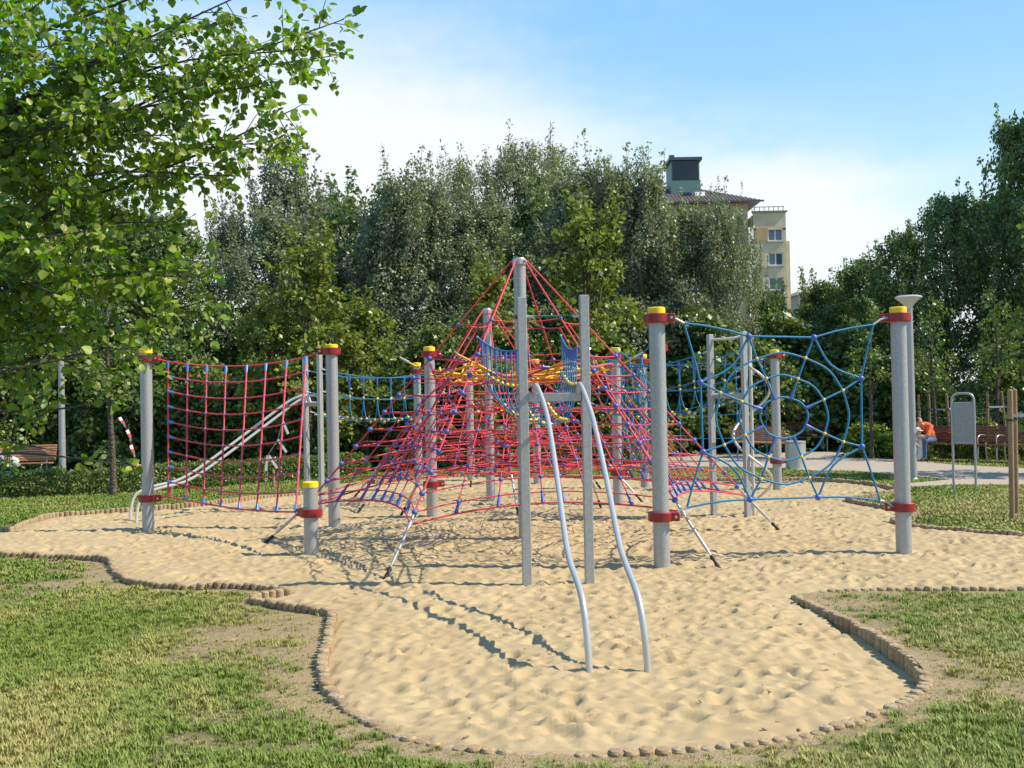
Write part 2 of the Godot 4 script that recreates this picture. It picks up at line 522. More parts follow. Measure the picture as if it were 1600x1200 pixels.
func make_ground() -> void:
	# sand
	var zs := PackedFloat32Array()
	var z := -5.1
	while z > -25.3:
		zs.append(z)
		z -= 0.0027 * -z + 0.006
	var cols := 660
	var dx := 18.9 / cols
	var mb := MB.new()
	mb.cx = true
	for r in zs.size():
		for k in cols + 1:
			var x := -9.5 + k * dx
			var y := sand_y(x, zs[r])
			mb.v.append(Vector3(x, y, zs[r]))
			var t := 0.5 + N1.get_noise_2d(x * 0.9, zs[r] * 0.9 + 55.0) * 0.6 + N2.get_noise_2d(x * 3.0, zs[r] * 3.0) * 0.25
			mb.c.append(Color(0.53, 0.412, 0.236).lerp(Color(0.468, 0.355, 0.19), clampf(t, 0, 1)))
	var w := cols + 1
	for r in zs.size():
		for k in w:
			var a := mb.v[r * w + maxi(k - 1, 0)]
			var b := mb.v[r * w + mini(k + 1, cols)]
			var e := mb.v[maxi(r - 1, 0) * w + k]
			var f := mb.v[mini(r + 1, zs.size() - 1) * w + k]
			mb.n.append((e - f).cross(b - a).normalized())
	for r in zs.size() - 1:
		for k in cols:
			var x := -9.5 + (k + 0.5) * dx
			var zz := (zs[r] + zs[r + 1]) * 0.5
			if in_sand(x, zz) or in_sand(x + 0.04, zz) or in_sand(x - 0.04, zz) or in_sand(x, zz + 0.04) or in_sand(x, zz - 0.04):
				var a := r * w + k
				mb.i.append_array([a, a + w, a + w + 1, a, a + w + 1, a + 1])
	structure("sand", mb.mesh(), M.sand)
	# lawn: a fine sheet with the pit sunk into it, and coarse sheets beyond that reach the horizon
	mb = MB.new()
	mb.cx = true
	var lx := 210
	var lz := 236
	for r in lz + 1:
		for k in lx + 1:
			var x := -10.5 + k * 0.1
			var zz := -2.6 - r * 0.1
			var y := lawn_y(x, zz)
			if in_sand(x, zz):
				y = -0.6
			mb.v.append(Vector3(x, y, zz))
			mb.n.append(Vector3.UP)
			mb.c.append(lawn_color(x, zz))
	for r in lz:
		for k in lx:
			var a := r * (lx + 1) + k
			mb.i.append_array([a, a + lx + 1, a + lx + 2, a, a + lx + 2, a + 1])
	var x0 := -10.5
	var x1 := 10.5
	var z1 := -2.6
	var z2 := -26.2
	for q in [[-40.0, x0, z1, z2, 60], [x1, 40.0, z1, z2, 60], [-40.0, 40.0, z2, -50.0, 80], [-400.0, -40.0, 60.0, -400.0, 4], [40.0, 400.0, 60.0, -400.0, 4], [-40.0, 40.0, 60.0, z1, 12], [-40.0, 40.0, -50.0, -400.0, 4]]:
		var m: int = q[4]
		var b := mb.v.size()
		for r in m + 1:
			for k in m + 1:
				var x: float = lerpf(q[0], q[1], float(k) / m)
				var zz: float = lerpf(q[2], q[3], float(r) / m)
				mb.v.append(Vector3(x, lawn_y(x, zz) if absf(x) < 39.0 and zz > -49.0 and zz < -2.7 and m > 12 else -0.035, zz))
				mb.n.append(Vector3.UP)
				mb.c.append(lawn_color(x, zz))
		for r in m:
			for k in m:
				var a := b + r * (m + 1) + k
				mb.i.append_array([a, a + m + 1, a + m + 2, a, a + m + 2, a + 1])
	for run in [RUN1, RUN2, RUN3, RUN4, RUN5]:
		var line := smooth_run(run)
		for k in line.size() - 1:
			var p := line[k]
			var q := line[k + 1]
			var o := (q - p).orthogonal().normalized()
			var mid := (p + q) / 2.0
			if in_sand(mid.x + o.x * 0.06, mid.y + o.y * 0.06):
				o = -o
			var b := mb.v.size()
			for e in [p, q, q + o * 0.22, p + o * 0.22]:
				var lift := 0.002 + 0.001 * (k % 3) if e == p or e == q else -0.004
				mb.v.append(Vector3(e.x, lawn_y(e.x, e.y) + lift, e.y))
				mb.n.append(Vector3.UP)
				mb.c.append(lawn_color(e.x, e.y))
			if (q - p).cross(o) > 0.0:
				mb.i.append_array([b, b + 1, b + 2, b, b + 2, b + 3])
			else:
				mb.i.append_array([b, b + 2, b + 1, b, b + 3, b + 2])
	structure("lawn_ground", mb.mesh(), M.soil)
	# path
	for q in [[path_poly, "gravel_path"], [PackedVector2Array([Vector2(8.4, -17.9), Vector2(10.4, -17.1), Vector2(12.4, -16.4), Vector2(12.4, -15.7), Vector2(9.6, -16.8), Vector2(8.45, -17.4)]), "paved_strip"]]:
		mb = MB.new()
		var tri := Geometry2D.triangulate_polygon(q[0])
		for k in range(0, tri.size(), 3):
			var f := []
			for e in 3:
				f.append(Vector3(q[0][tri[k + e]].x, 0.0, q[0][tri[k + e]].y))
			mb.face(f, Vector3.UP)
		for k in q[0].size():
			var a: Vector2 = q[0][k]
			var b: Vector2 = q[0][(k + 1) % q[0].size()]
			var out := Vector3(b.y - a.y, 0, a.x - b.x)
			if Geometry2D.is_point_in_polygon((a + b) / 2.0 + Vector2(out.x, out.z).normalized() * 0.05, q[0]):
				out = -out
			mb.face([Vector3(a.x, 0, a.y), Vector3(b.x, 0, b.y), Vector3(b.x, -0.1, b.y), Vector3(a.x, -0.1, a.y)], out)
		structure(q[1], mb.mesh(), M.gravel)

func lawn_color(x: float, z: float) -> Color:
	var k := cover(x, z)
	var d := dryness(x, z)
	var soil := Color(0.47, 0.365, 0.22).lerp(Color(0.37, 0.285, 0.165), clampf(0.5 + N2.get_noise_2d(x * 2.5, z * 2.5), 0, 1))
	var e := edge_dist(x, z)
	soil = soil.lerp(Color(0.52, 0.4, 0.225), clampf((1.0 - e) * 0.9 + N2.get_noise_2d(x * 3.0, z * 3.0) * 0.6, 0.0, 0.8))
	var turf := Color(0.17, 0.19, 0.05).lerp(Color(0.33, 0.27, 0.13), d)
	return soil.lerp(turf, smoothstep(0.15, 0.7, k))

func make_logs() -> void:
	var shapes := []
	for k in 4:
		var r: float = [0.041, 0.045, 0.039, 0.043][k]
		var prof := [Vector2(r, -0.36), Vector2(r * 1.02, -0.012), Vector2(r * 0.86, 0.0), Vector2(0.0, 0.004)]
		shapes.append(MB.new().lathe(prof, 10).mesh())
	var setup := [
		[RUN1, "short brown log palisade between the sand and the lawn, west of the short pole", false],
		[RUN2, "low log palisade curling round the bulge of sand below the sliding rails", false],
		[RUN3, "scalloped log palisade beside the tied tree stakes and the grey notice board", false],
		[RUN4, "log palisade along the hedge side of the sand, behind the rope pyramids", true],
		[RUN5, "pale honey log palisade between the sand and the trimmed hedge", false]]
	for s in setup:
		var line := smooth_run(s[0])
		var t := thing("log_palisade", s[1], "log edging", Vector3.ZERO, 0.0, "log palisades round the sandpit")
		var rest := MB.new()
		var left := 0.0
		for k in line.size() - 1:
			var d := line[k].distance_to(line[k + 1])
			while left < d:
				var p := line[k].lerp(line[k + 1], left / d)
				left += 0.083
				var y := 0.034 + rng.randf_range(-0.01, 0.01) + N2.get_noise_2d(p.x * 0.8, p.y * 0.8) * 0.02
				if s[0] == RUN2:
					y -= 0.024 * maxf(smoothstep(-7.0, -6.0, p.y), smoothstep(1.8, 2.4, p.x))
				var bas := Basis.from_euler(Vector3(rng.randf_range(-0.05, 0.05), rng.randf() * TAU, rng.randf_range(-0.05, 0.05)))
				var tr := Transform3D(bas, Vector3(p.x + rng.randf_range(-0.008, 0.008), y, p.y + rng.randf_range(-0.008, 0.008)))
				if s[2]:
					rest.lathe([Vector2(0.05, -0.3), Vector2(0.05, -0.01), Vector2(0.0, 0.0)], 8, tr)
				else:
					part(t, "log", shapes[rng.randi() % 4], M.logs[rng.randi() % 5], tr)
			left -= d
		if s[2]:
			part(t, "logs", rest.mesh(), M.logs[3]).set_meta("kind", "stuff")

func make_grass() -> void:
	for kind in 2:
		var blade := MB.new()
		for k in (9 if kind == 0 else 8):
			var a := rng.randf() * TAU
			var off := Vector3(cos(a), 0, sin(a)) * rng.randf_range(0.0, 0.03)
			var lean := Vector3(cos(a + rng.randf_range(-0.8, 0.8)), 0, sin(a + rng.randf_range(-0.8, 0.8))) * rng.randf_range(0.4, 1.6)
			var l := rng.randf_range(0.6, 1.0)
			var side := lean.cross(Vector3.UP).normalized() * rng.randf_range(0.0022, 0.0042) * (1.0 if kind == 0 else 2.0)
			var p0 := off - Vector3(0, 0.01, 0)
			var p1 := off + Vector3(0, 0.03 * l, 0) + lean * 0.011
			var p2 := off + Vector3(0, 0.052 * l, 0) + lean * 0.034
			var nn := (Vector3.UP * 0.7 - lean.normalized() * 0.5).normalized()
			var tint := rng.randf_range(0.8, 1.2)
			blade.paint(Color(tint, tint, tint * 0.9))
			var b := blade.v.size()
			for q in [p0 - side, p0 + side, p1 - side * 0.8, p1 + side * 0.8, p2]:
				blade.vert(q, nn)
			blade.i.append_array([b, b + 2, b + 3, b, b + 3, b + 1, b + 2, b + 4, b + 3])
		var xf := []
		var cl := []
		var count: int = [190000, 170000][kind]
		for k in count:
			var x := 0.0
			var z := 0.0
			if kind == 0:
				z = -lerpf(2.9, 10.6, pow(rng.randf(), 0.85))
				x = rng.randf_range(-1.0, 1.0) * (1.6 - z * 0.62)
			else:
				z = -rng.randf_range(10.0, 27.5)
				x = rng.randf_range(-1.0, 1.0) * (1.6 - z * 0.56)
			if in_sand(x, z):
				continue
			var e := edge_dist(x, z)
			if e < 0.06 or kind == 1 and on_path(x, z):
				continue
			var g := cover(x, z)
			var straw := false
			if rng.randf() > g * g * 1.15 + 0.015:
				if rng.randf() > 0.3:
					continue
				straw = true
			var d := clampf(dryness(x, z) + rng.randf_range(-0.25, 0.25), 0.0, 1.0)
			var s := rng.randf_range(0.55, 1.15) * (0.45 + 0.45 * g) * (1.0 if kind == 0 else 1.25)
			var col := Color(0.135, 0.22, 0.03).lerp(Color(0.42, 0.35, 0.15), d)
			col = col.lerp(Color(0.25, 0.31, 0.05), rng.randf() * 0.6)
			if straw:
				col = Color(0.46, 0.37, 0.2).lerp(Color(0.2, 0.23, 0.06), rng.randf() * 0.7)
				s *= rng.randf_range(0.35, 0.8)
			xf.append(Transform3D(Basis(Vector3.UP, rng.randf() * TAU).scaled(Vector3(s, s * rng.randf_range(0.7, 1.15), s)), Vector3(x, lawn_y(x, z), z)))
			cl.append(col)
		var mm := MultiMesh.new()
		mm.transform_format = MultiMesh.TRANSFORM_3D
		mm.use_colors = true
		mm.mesh = blade.mesh()
		mm.instance_count = xf.size()
		for k in xf.size():
			mm.set_instance_transform(k, xf[k])
			mm.set_instance_color(k, cl[k])
		var o := MultiMeshInstance3D.new()
		o.name = numbered("grass")
		o.multimesh = mm
		o.material_override = M.grass
		add_child(o)
		tag(o, ["short patchy grass growing round the bulge of the sandpit", "even mown grass between sandpit, hedge and gravel path"][kind], "grass")
		o.set_meta("kind", "stuff")

# ------------------------------------------------------------------ ropes and poles

func sagged(a: Vector3, b: Vector3, sag: float, n := 8) -> PackedVector3Array:
	var o := PackedVector3Array()
	for k in n + 1:
		var t := float(k) / n
		o.append(a.lerp(b, t) - Vector3(0, sag * 4.0 * t * (1.0 - t), 0))
	return o

func rope(t: Node, pts: PackedVector3Array, r: float, m: Material, called := "rope") -> void:
	part(t, called, MB.new().tube(pts, r, 6).mesh(), m)

func ball(t: Node, p: Vector3, m: Material, size := 1, called := "connector") -> void:
	part(t, called, [ball_tiny, ball_small, ball_big][size], m, at(p))

func sleeve(t: Node, a: Vector3, b: Vector3, m: Material, r := 0.02, called := "sleeve") -> void:
	part(t, called, MB.new().tube(PackedVector3Array([a, a.lerp(b, 0.3), b]), [r, r * 0.9, r * 0.6], 7).mesh(), m)

func smooth_path(pts: Array, per := 8) -> PackedVector3Array:
	var c := Curve3D.new()
	for k in pts.size():
		var a: Vector3 = pts[maxi(k - 1, 0)]
		var b: Vector3 = pts[mini(k + 1, pts.size() - 1)]
		var la: float = pts[k].distance_to(a)
		var lb: float = pts[k].distance_to(b)
		var d := (b - a).normalized()
		c.add_point(pts[k], -d * la * 0.33, d * lb * 0.33)
	var o := PackedVector3Array()
	for k in pts.size() - 1:
		for s in per:
			o.append(c.sample(k, float(s) / per))
	o.append(pts[pts.size() - 1])
	return o

var shaft_mesh := {}

func steel_pole(base: Vector3, h: float, clamps: Array, label: String, r := 0.088) -> Node3D:
	var t := thing("steel_pole", label, "pole", base, 0.0, "galvanised poles carrying the nets")
	if not shaft_mesh.has(h):
		shaft_mesh[h] = MB.new().lathe([Vector2(r, -0.5), Vector2(r, h - 0.05)], 28).mesh()
	part(t, "shaft", shaft_mesh[h], M.galv)
	if not shaft_mesh.has("cap"):
		shaft_mesh["cap"] = MB.new().lathe([Vector2(r, -0.07), Vector2(r + 0.007, -0.07), Vector2(r + 0.007, -0.008), Vector2(r - 0.006, 0.0), Vector2(0, 0.006)], 28).mesh()
		var ring := MB.new().lathe([Vector2(r - 0.002, -0.05), Vector2(r + 0.046, -0.05), Vector2(r + 0.053, -0.043), Vector2(r + 0.053, 0.043), Vector2(r + 0.046, 0.05), Vector2(r - 0.002, 0.05)], 8)
		ring.box(Vector3(r + 0.065, 0, 0.0), Vector3(0.1, 0.092, 0.12), Basis(), 0.008)
		shaft_mesh["clamp"] = ring.mesh()
		shaft_mesh["bolt"] = MB.new().lathe([Vector2(0.017, 0), Vector2(0.017, 0.012), Vector2(0.01, 0.016), Vector2(0, 0.016)], 6, Transform3D(Basis(Vector3.RIGHT, PI / 2), Vector3())).mesh()
	part(t, "cap", shaft_mesh["cap"], M.yellow, at(Vector3(0, h, 0)))
	for k in clamps:
		var cl := part(t, "clamp", shaft_mesh["clamp"], M.clamp, Transform3D(Basis(Vector3.UP, k[1]), Vector3(0, k[0], 0)))
		for s in [-1.0, 1.0]:
			part(cl, "bolt", shaft_mesh["bolt"], M.bolt, Transform3D(Basis(Vector3.UP, 0.0 if s > 0 else PI), Vector3(r + 0.075, 0, s * 0.06)))
	return t

func tie(t: Node, from: Vector3, to: Vector3) -> void:
	var d := (to - from)
	part(t, "tie_rod", MB.new().tube(PackedVector3Array([from, from + d * 0.12, from + d * 0.14, from + d * 0.72, from + d * 0.74, from + d * 0.85]), [0.012, 0.012, 0.018, 0.018, 0.01, 0.01], 8).mesh(), M.ferrule)
	part(t, "ground_anchor", MB.new().tube(PackedVector3Array([from + d * 0.8, from + d * 0.84, from + d * 0.9, from + d * 0.98, from + d * 1.15]), [0.012, 0.028, 0.016, 0.024, 0.014], 8).mesh(), M.black)
	part(t, "shackle", MB.new().tube(PackedVector3Array([from - d.normalized() * 0.05, from, from + d.normalized() * 0.06]), [0.012, 0.03, 0.014], 8).mesh(), M.ferrule)

func pyramid(label: String, base: Vector3, h: float, anchors: Array, ties: Array, levels: Array, dense: bool) -> Node3D:
	var t := thing("climbing_pyramid", label, "climbing net", base, 0.0, "red rope pyramids")
	part(t, "mast", MB.new().lathe([Vector2(0.082, -0.5), Vector2(0.082, h - 0.02), Vector2(0.07, h), Vector2(0, h + 0.01)], 28).mesh(), M.galv)
	var top := Vector3(0, h - 0.05, 0)
	part(t, "mast_ring", MB.new().lathe([Vector2(0.08, h - 0.1), Vector2(0.1, h - 0.09), Vector2(0.1, h - 0.03), Vector2(0.08, h - 0.02)], 20).mesh(), M.ferrule)
	var m := anchors.size()
	var A := []
	for a in anchors:
		A.append(a - base)
	var starts := []
	for k in m:
		var dir := Vector3(A[k].x, 0, A[k].z).normalized()
		starts.append(top + dir * 0.11)
	for k in m:
		rope(t, PackedVector3Array([top + Vector3(0, 0.02, 0), starts[k], A[k]]), 0.0122, M.red, "main_rope")
		tie(t, A[k], ties[k] - base)
		sleeve(t, A[k], A[k].lerp(starts[k], 0.05), M.ferrule, 0.018, "ferrule")
	# nodes of every face: column 0 is the main rope, columns 1 to 3 lie between
	for k in m:
		var a0: Vector3 = starts[k]
		var b0: Vector3 = starts[(k + 1) % m]
		var A1: Vector3 = A[k]
		var B1: Vector3 = A[(k + 1) % m]
		var mid := (A1 + B1) / 2.0
		var inward := -Vector3(mid.x, 0, mid.z).normalized()
		var on_level := func(s: float, f: float) -> Vector3:
			var p := a0.lerp(A1, s).lerp(b0.lerp(B1, s), f)
			var bow := 4.0 * f * (1.0 - f)
			return p + inward * bow * (0.05 + 0.32 * s * s) + Vector3(0, (-0.03 + 0.16 * smoothstep(0.6, 1.0, s)) * bow, 0)
		for q in levels.size():
			var s: float = levels[q]
			var pts := PackedVector3Array()
			for e in 9:
				pts.append(on_level.call(s, e / 8.0))
			rope(t, pts, 0.0085, M.red, "cross_rope")
			ball(t, a0.lerp(A1, s), M.connector, 2 if q > 0 else 1)
		# base rope, pulled up in the middle
		var bp := PackedVector3Array()
		for e in 13:
			bp.append(on_level.call(1.0, e / 12.0))
		rope(t, bp, 0.012, M.red, "base_rope")
		var cols := [[0.5, 1], [0.25, 3], [0.75, 3]]
		if dense:
			cols = [[0.5, 1], [0.33, 3], [0.67, 3], [0.17, 5], [0.83, 5], [0.42, 6], [0.58, 6]]
		for cq in cols:
			var first: int = cq[1]
			if first >= levels.size():
				continue
			var vp := PackedVector3Array()
			for q in range(first, levels.size()):
				var p: Vector3 = on_level.call(levels[q], cq[0])
				vp.append(p)
				ball(t, p, M.connector, 0 if (q + int(cq[0] * 8)) % 2 else 1)
			vp.append(on_level.call(1.0, cq[0]))
			if first > 0:
				var up: Vector3 = on_level.call(levels[first - 1], cq[0] * 0.5 + 0.25 if first == 1 else (0.5 if absf(cq[0] - 0.5) < 0.2 else cq[0]))
				vp.insert(0, up)
			rope(t, vp, 0.0085, M.red, "face_rope")
			var z := vp.size() - 1
			sleeve(t, vp[z], vp[z] + (vp[z - 1] - vp[z]).normalized() * 0.13, M.connector, 0.024)
	# nets inside: rings and spokes at several heights
	var inner: Array = [0.5, 0.62, 0.74, 0.85] if dense else [0.55, 0.75]
	for s in inner:
		for g in [0.34, 0.68]:
			for k in m:
				var a: Vector3 = starts[k].lerp(A[k], s)
				var b: Vector3 = starts[(k + 1) % m].lerp(A[(k + 1) % m], s)
				var ce := Vector3(0, a.y - 0.02, 0)
				var p := ce.lerp(a, g)
				var q := ce.lerp(b, g)
				rope(t, sagged(p, q, 0.015, 4), 0.007, M.red, "inner_rope")
				ball(t, p, M.bead if s == 0.62 and k % 2 == 0 else M.connector, 0)
				if g > 0.5:
					rope(t, sagged(p, a, 0.0, 2), 0.007, M.red, "inner_rope")
					rope(t, PackedVector3Array([p, (p + q) / 2.0 + Vector3(0, -0.01, 0), ce.lerp((a + b) / 2.0, 0.34)]), 0.007, M.red, "inner_rope")
					if s < 0.84:
						rope(t, PackedVector3Array([p, ce.lerp(a, 0.34) + Vector3(0, -h * 0.11, 0), ce.lerp(b, 0.6) + Vector3(0, -h * 0.115, 0)]), 0.007, M.red, "inner_rope")
				else:
					var rim := Vector3(a.x, 0, a.z).normalized() * 0.085 + Vector3(0, a.y - 0.02, 0)
					rope(t, sagged(rim, p, 0.0, 2), 0.007, M.red, "inner_rope")
	return t

func yellow_nest(base: Vector3, h: float, r: float) -> void:
	var t := thing("rope_platform", "yellow rope platform net hung round the mast of the taller red pyramid", "rope net", base + Vector3(0, h, 0))
	var pt := func(ring: float, a: float) -> Vector3:
		var rip := 0.05 * sin(a * 3.0) + 0.035 * sin(a * 7.0 + ring * 5.0)
		return Vector3(cos(a) * ring * r, -0.16 * (1.0 - ring) + rip * ring + 0.12 * pow(ring, 3.0) * (1.0 - absf(sin(a * 3.0))), sin(a) * ring * r)
	for ring in [0.22, 0.4, 0.58, 0.76, 0.9, 1.0]:
		var pts := PackedVector3Array()
		for k in 37:
			pts.append(pt.call(ring, TAU * k / 36.0))
		rope(t, pts, 0.015, M.ropeyellow if ring < 0.95 else M.red, "ring_rope")
	for k in 18:
		var a := TAU * k / 18.0
		var pts := PackedVector3Array()
		for ring in [0.08, 0.22, 0.4, 0.58, 0.76, 0.9, 1.0]:
			pts.append(pt.call(ring, a + ring * 0.25 * (1 if k % 2 else -1)))
		rope(t, pts, 0.0145, M.ropeyellow, "spoke_rope")
		if k % 3 == 0:
			sleeve(t, pts[6], pts[6] + Vector3(-sin(a), 0.1, cos(a)) * 0.14, M.connector, 0.022)
			var out := Vector3(cos(a), 0, sin(a))
			rope(t, PackedVector3Array([pts[6], out * (r * 1.3) + Vector3(0, 0.22, 0)]), 0.011, M.ropeyellow, "stay_rope")
			sleeve(t, out * (r * 1.24) + Vector3(0, 0.18, 0), out * (r * 1.34) + Vector3(0, 0.25, 0), M.ferrule, 0.02, "ferrule")
		for q in [1, 3, 5]:
			if (k + q) % 2 == 0:
				ball(t, pts[q], M.connector if k % 3 else M.red, 0)

# a sling of blue rope between two ends; each end is [left hand point, right hand point]
func sling_bridge(label: String, s: Array, e: Array, drop: float, sag: float) -> void:
	var base := Vector3((s[0].x + e[1].x) / 2.0, 0, (s[0].z + e[1].z) / 2.0)
	var t := thing("sling_bridge", label, "rope bridge", base, 0.0, "blue rope sling bridges")
	var line := func(side: float, down: float, f: float) -> Vector3:
		var a: Vector3 = s[0].lerp(s[1], side)
		var b: Vector3 = e[0].lerp(e[1], side)
		return a.lerp(b, f) - Vector3(0, down + sag * 4.0 * f * (1.0 - f), 0) - base
	for q in [[0.0, 0.0, 0.011], [1.0, 0.0, 0.011], [0.03, drop * 0.52, 0.0095], [0.97, drop * 0.52, 0.0095], [0.22, drop, 0.01], [0.5, drop * 1.06, 0.01], [0.78, drop, 0.01]]:
		var pts := PackedVector3Array()
		for k in 13:
			pts.append(line.call(q[0], q[1], k / 12.0))
		rope(t, pts, q[2], M.blue, "long_rope")
		for w in [0, 12]:
			sleeve(t, pts[w], pts[w].lerp(pts[w - 1 if w else 1], 0.35), M.ferrule, 0.017, "ferrule")
	for k in 9:
		var f := 0.1 + 0.8 * k / 8.0
		var prof := [[0.0, 0.0], [0.02, drop * 0.5], [0.08, drop * 0.8], [0.22, drop], [0.5, drop * 1.06], [0.78, drop], [0.92, drop * 0.8], [0.98, drop * 0.5], [1.0, 0.0]]
		var pts := []
		for q in prof:
			pts.append(line.call(q[0], q[1], f))
		rope(t, smooth_path(pts, 3), 0.0085, M.blue, "hanger")
		for w in [0, 8]:
			sleeve(t, pts[w], pts[w] - Vector3(0, 0.11, 0), M.connector, 0.021)
		for w in [1, 7, 3, 4, 5]:
			ball(t, pts[w], M.bead, 1 if w > 2 and w < 6 else 0, "bead")

const W_CORNER := [[0.31, 2.63], [2.6, 2.6], [2.63, 0.6], [0.3, 0.62]]
const W_NODE := [[1.07, 2.48], [1.86, 2.46], [2.43, 1.99], [2.42, 1.22], [1.86, 0.67], [1.04, 0.68], [0.5, 1.22], [0.49, 1.98]]
const W_RINGS := [[[1.16, 2.23], [1.75, 2.23], [2.2, 1.86], [2.19, 1.28], [1.76, 0.89], [1.18, 0.9], [0.75, 1.29], [0.72, 1.86]], [[1.27, 2.01], [1.65, 2.0], [1.96, 1.76], [1.96, 1.38], [1.67, 1.13], [1.27, 1.14], [1.0, 1.39], [0.97, 1.76]], [[1.36, 1.78], [1.56, 1.78], [1.74, 1.67], [1.73, 1.48], [1.58, 1.36], [1.36, 1.36], [1.22, 1.48], [1.2, 1.67]]]

func spider_web(label: String, a: Vector3, b: Vector3) -> void:
	var t := thing("spider_web_net", label, "climbing net", a, 0.0, "blue spider web nets")
	var d := b - a
	var k := d.length() / 2.917
	var dir := d.normalized()
	var p := func(q: Array) -> Vector3: return dir * (q[0] * k) + Vector3(0, q[1], 0)
	for q in 8:
		var nd: Vector3 = p.call(W_NODE[q])
		var nx: Vector3 = p.call(W_NODE[(q + 1) % 8])
		if q % 2 == 1:
			# across a corner: a slack rope bowed inwards
			var mid := (nd + nx) / 2.0
			var ce: Vector3 = p.call([1.46, 1.58])
			rope(t, smooth_path([nd, mid.lerp(ce, 0.12), nx], 5), 0.012, M.blue, "rim_rope")
		else:
			rope(t, sagged(nd, nx, 0.0, 3), 0.012, M.blue, "rim_rope")
		ball(t, nd, M.connector, 2)
		var ray := PackedVector3Array([nd])
		for r in 3:
			var rp: Vector3 = p.call(W_RINGS[r][q])
			ray.append(rp)
			if r < 2:
				ball(t, rp, M.bead, 0, "bead")
			else:
				sleeve(t, rp, rp.lerp(ray[2], 0.4), M.connector, 0.024)
		rope(t, ray, 0.012, M.blue, "ray_rope")
	for r in 3:
		var ce: Vector3 = p.call([1.47, 1.57])
		for q in 8:
			var x: Vector3 = p.call(W_RINGS[r][q])
			var y: Vector3 = p.call(W_RINGS[r][(q + 1) % 8])
			var mid := (x + y) / 2.0
			rope(t, smooth_path([x, mid + (mid - ce) * 0.1, y], 4), 0.012, M.blue, "ring_rope")
	# corners: two ropes each, a shackle to the clamp
	var pairs := [[7, 0], [1, 2], [3, 4], [5, 6]]
	for q in 4:
		var co: Vector3 = p.call(W_CORNER[q])
		for w in pairs[q]:
			rope(t, sagged(p.call(W_NODE[w]), co, -0.02, 3), 0.012, M.blue, "corner_rope")
		var sx := 0.13 if q in [0, 3] else 2.79
		var lug: Vector3 = p.call([sx, 2.68 if q < 2 else 0.53])
		rope(t, PackedVector3Array([co, co.lerp(lug, 0.5) + Vector3(0, 0.02, 0), lug]), 0.014, M.ferrule, "shackle")

func grid_net(called: String, label: String, tops: Array, bottoms: Array, rows: int, m: Material, bead: Material, r: float, belly: float, group := "") -> Node3D:
	var base: Vector3 = (tops[0] + bottoms[0]) / 2.0
	base.y = 0.0
	var t := thing(called, label, "climbing net", base, 0.0, group)
	var g := []
	var n := tops.size()
	for c in n:
		var row := []
		for q in rows + 1:
			var f := float(q) / rows
			var p: Vector3 = tops[c].lerp(bottoms[c], f)
			var mid := absf(float(c) / (n - 1) - 0.5) * 2.0
			p.y -= belly * (1.0 - mid * mid) * (1.0 - f) * f * 2.2
			row.append(p - base)
		g.append(row)
	for c in n:
		rope(t, PackedVector3Array(g[c]), r, m, "upright_rope")
		sleeve(t, g[c][0], g[c][0].lerp(g[c][1], 0.45), bead, r * 1.9)
		if c > 0:
			sleeve(t, g[c][rows], g[c][rows].lerp(g[c][rows - 1], 0.35), bead, r * 2.0)
	for q in rows + 1:
		var pts := []
		for c in n:
			pts.append(g[c][q])
			if q > 0 and q < rows:
				if c == 0:
					sleeve(t, g[c][q], g[c][q].lerp(g[1][q], 0.3), bead, r * 1.8)
				else:
					ball(t, g[c][q], bead, 0)
		rope(t, smooth_path(pts, 3), r * 0.9, m, "level_rope")
	return t

func square_post(t: Node, called: String, p: Vector3, h: float, yaw: float, w := 0.09, d := 0.07) -> void:
	part(t, called, MB.new().box(Vector3(0, h / 2.0 - 0.25, 0), Vector3(w, h + 0.5, d), Basis(), 0.006).mesh(), M.galv, Transform3D(Basis(Vector3.UP, yaw), p))

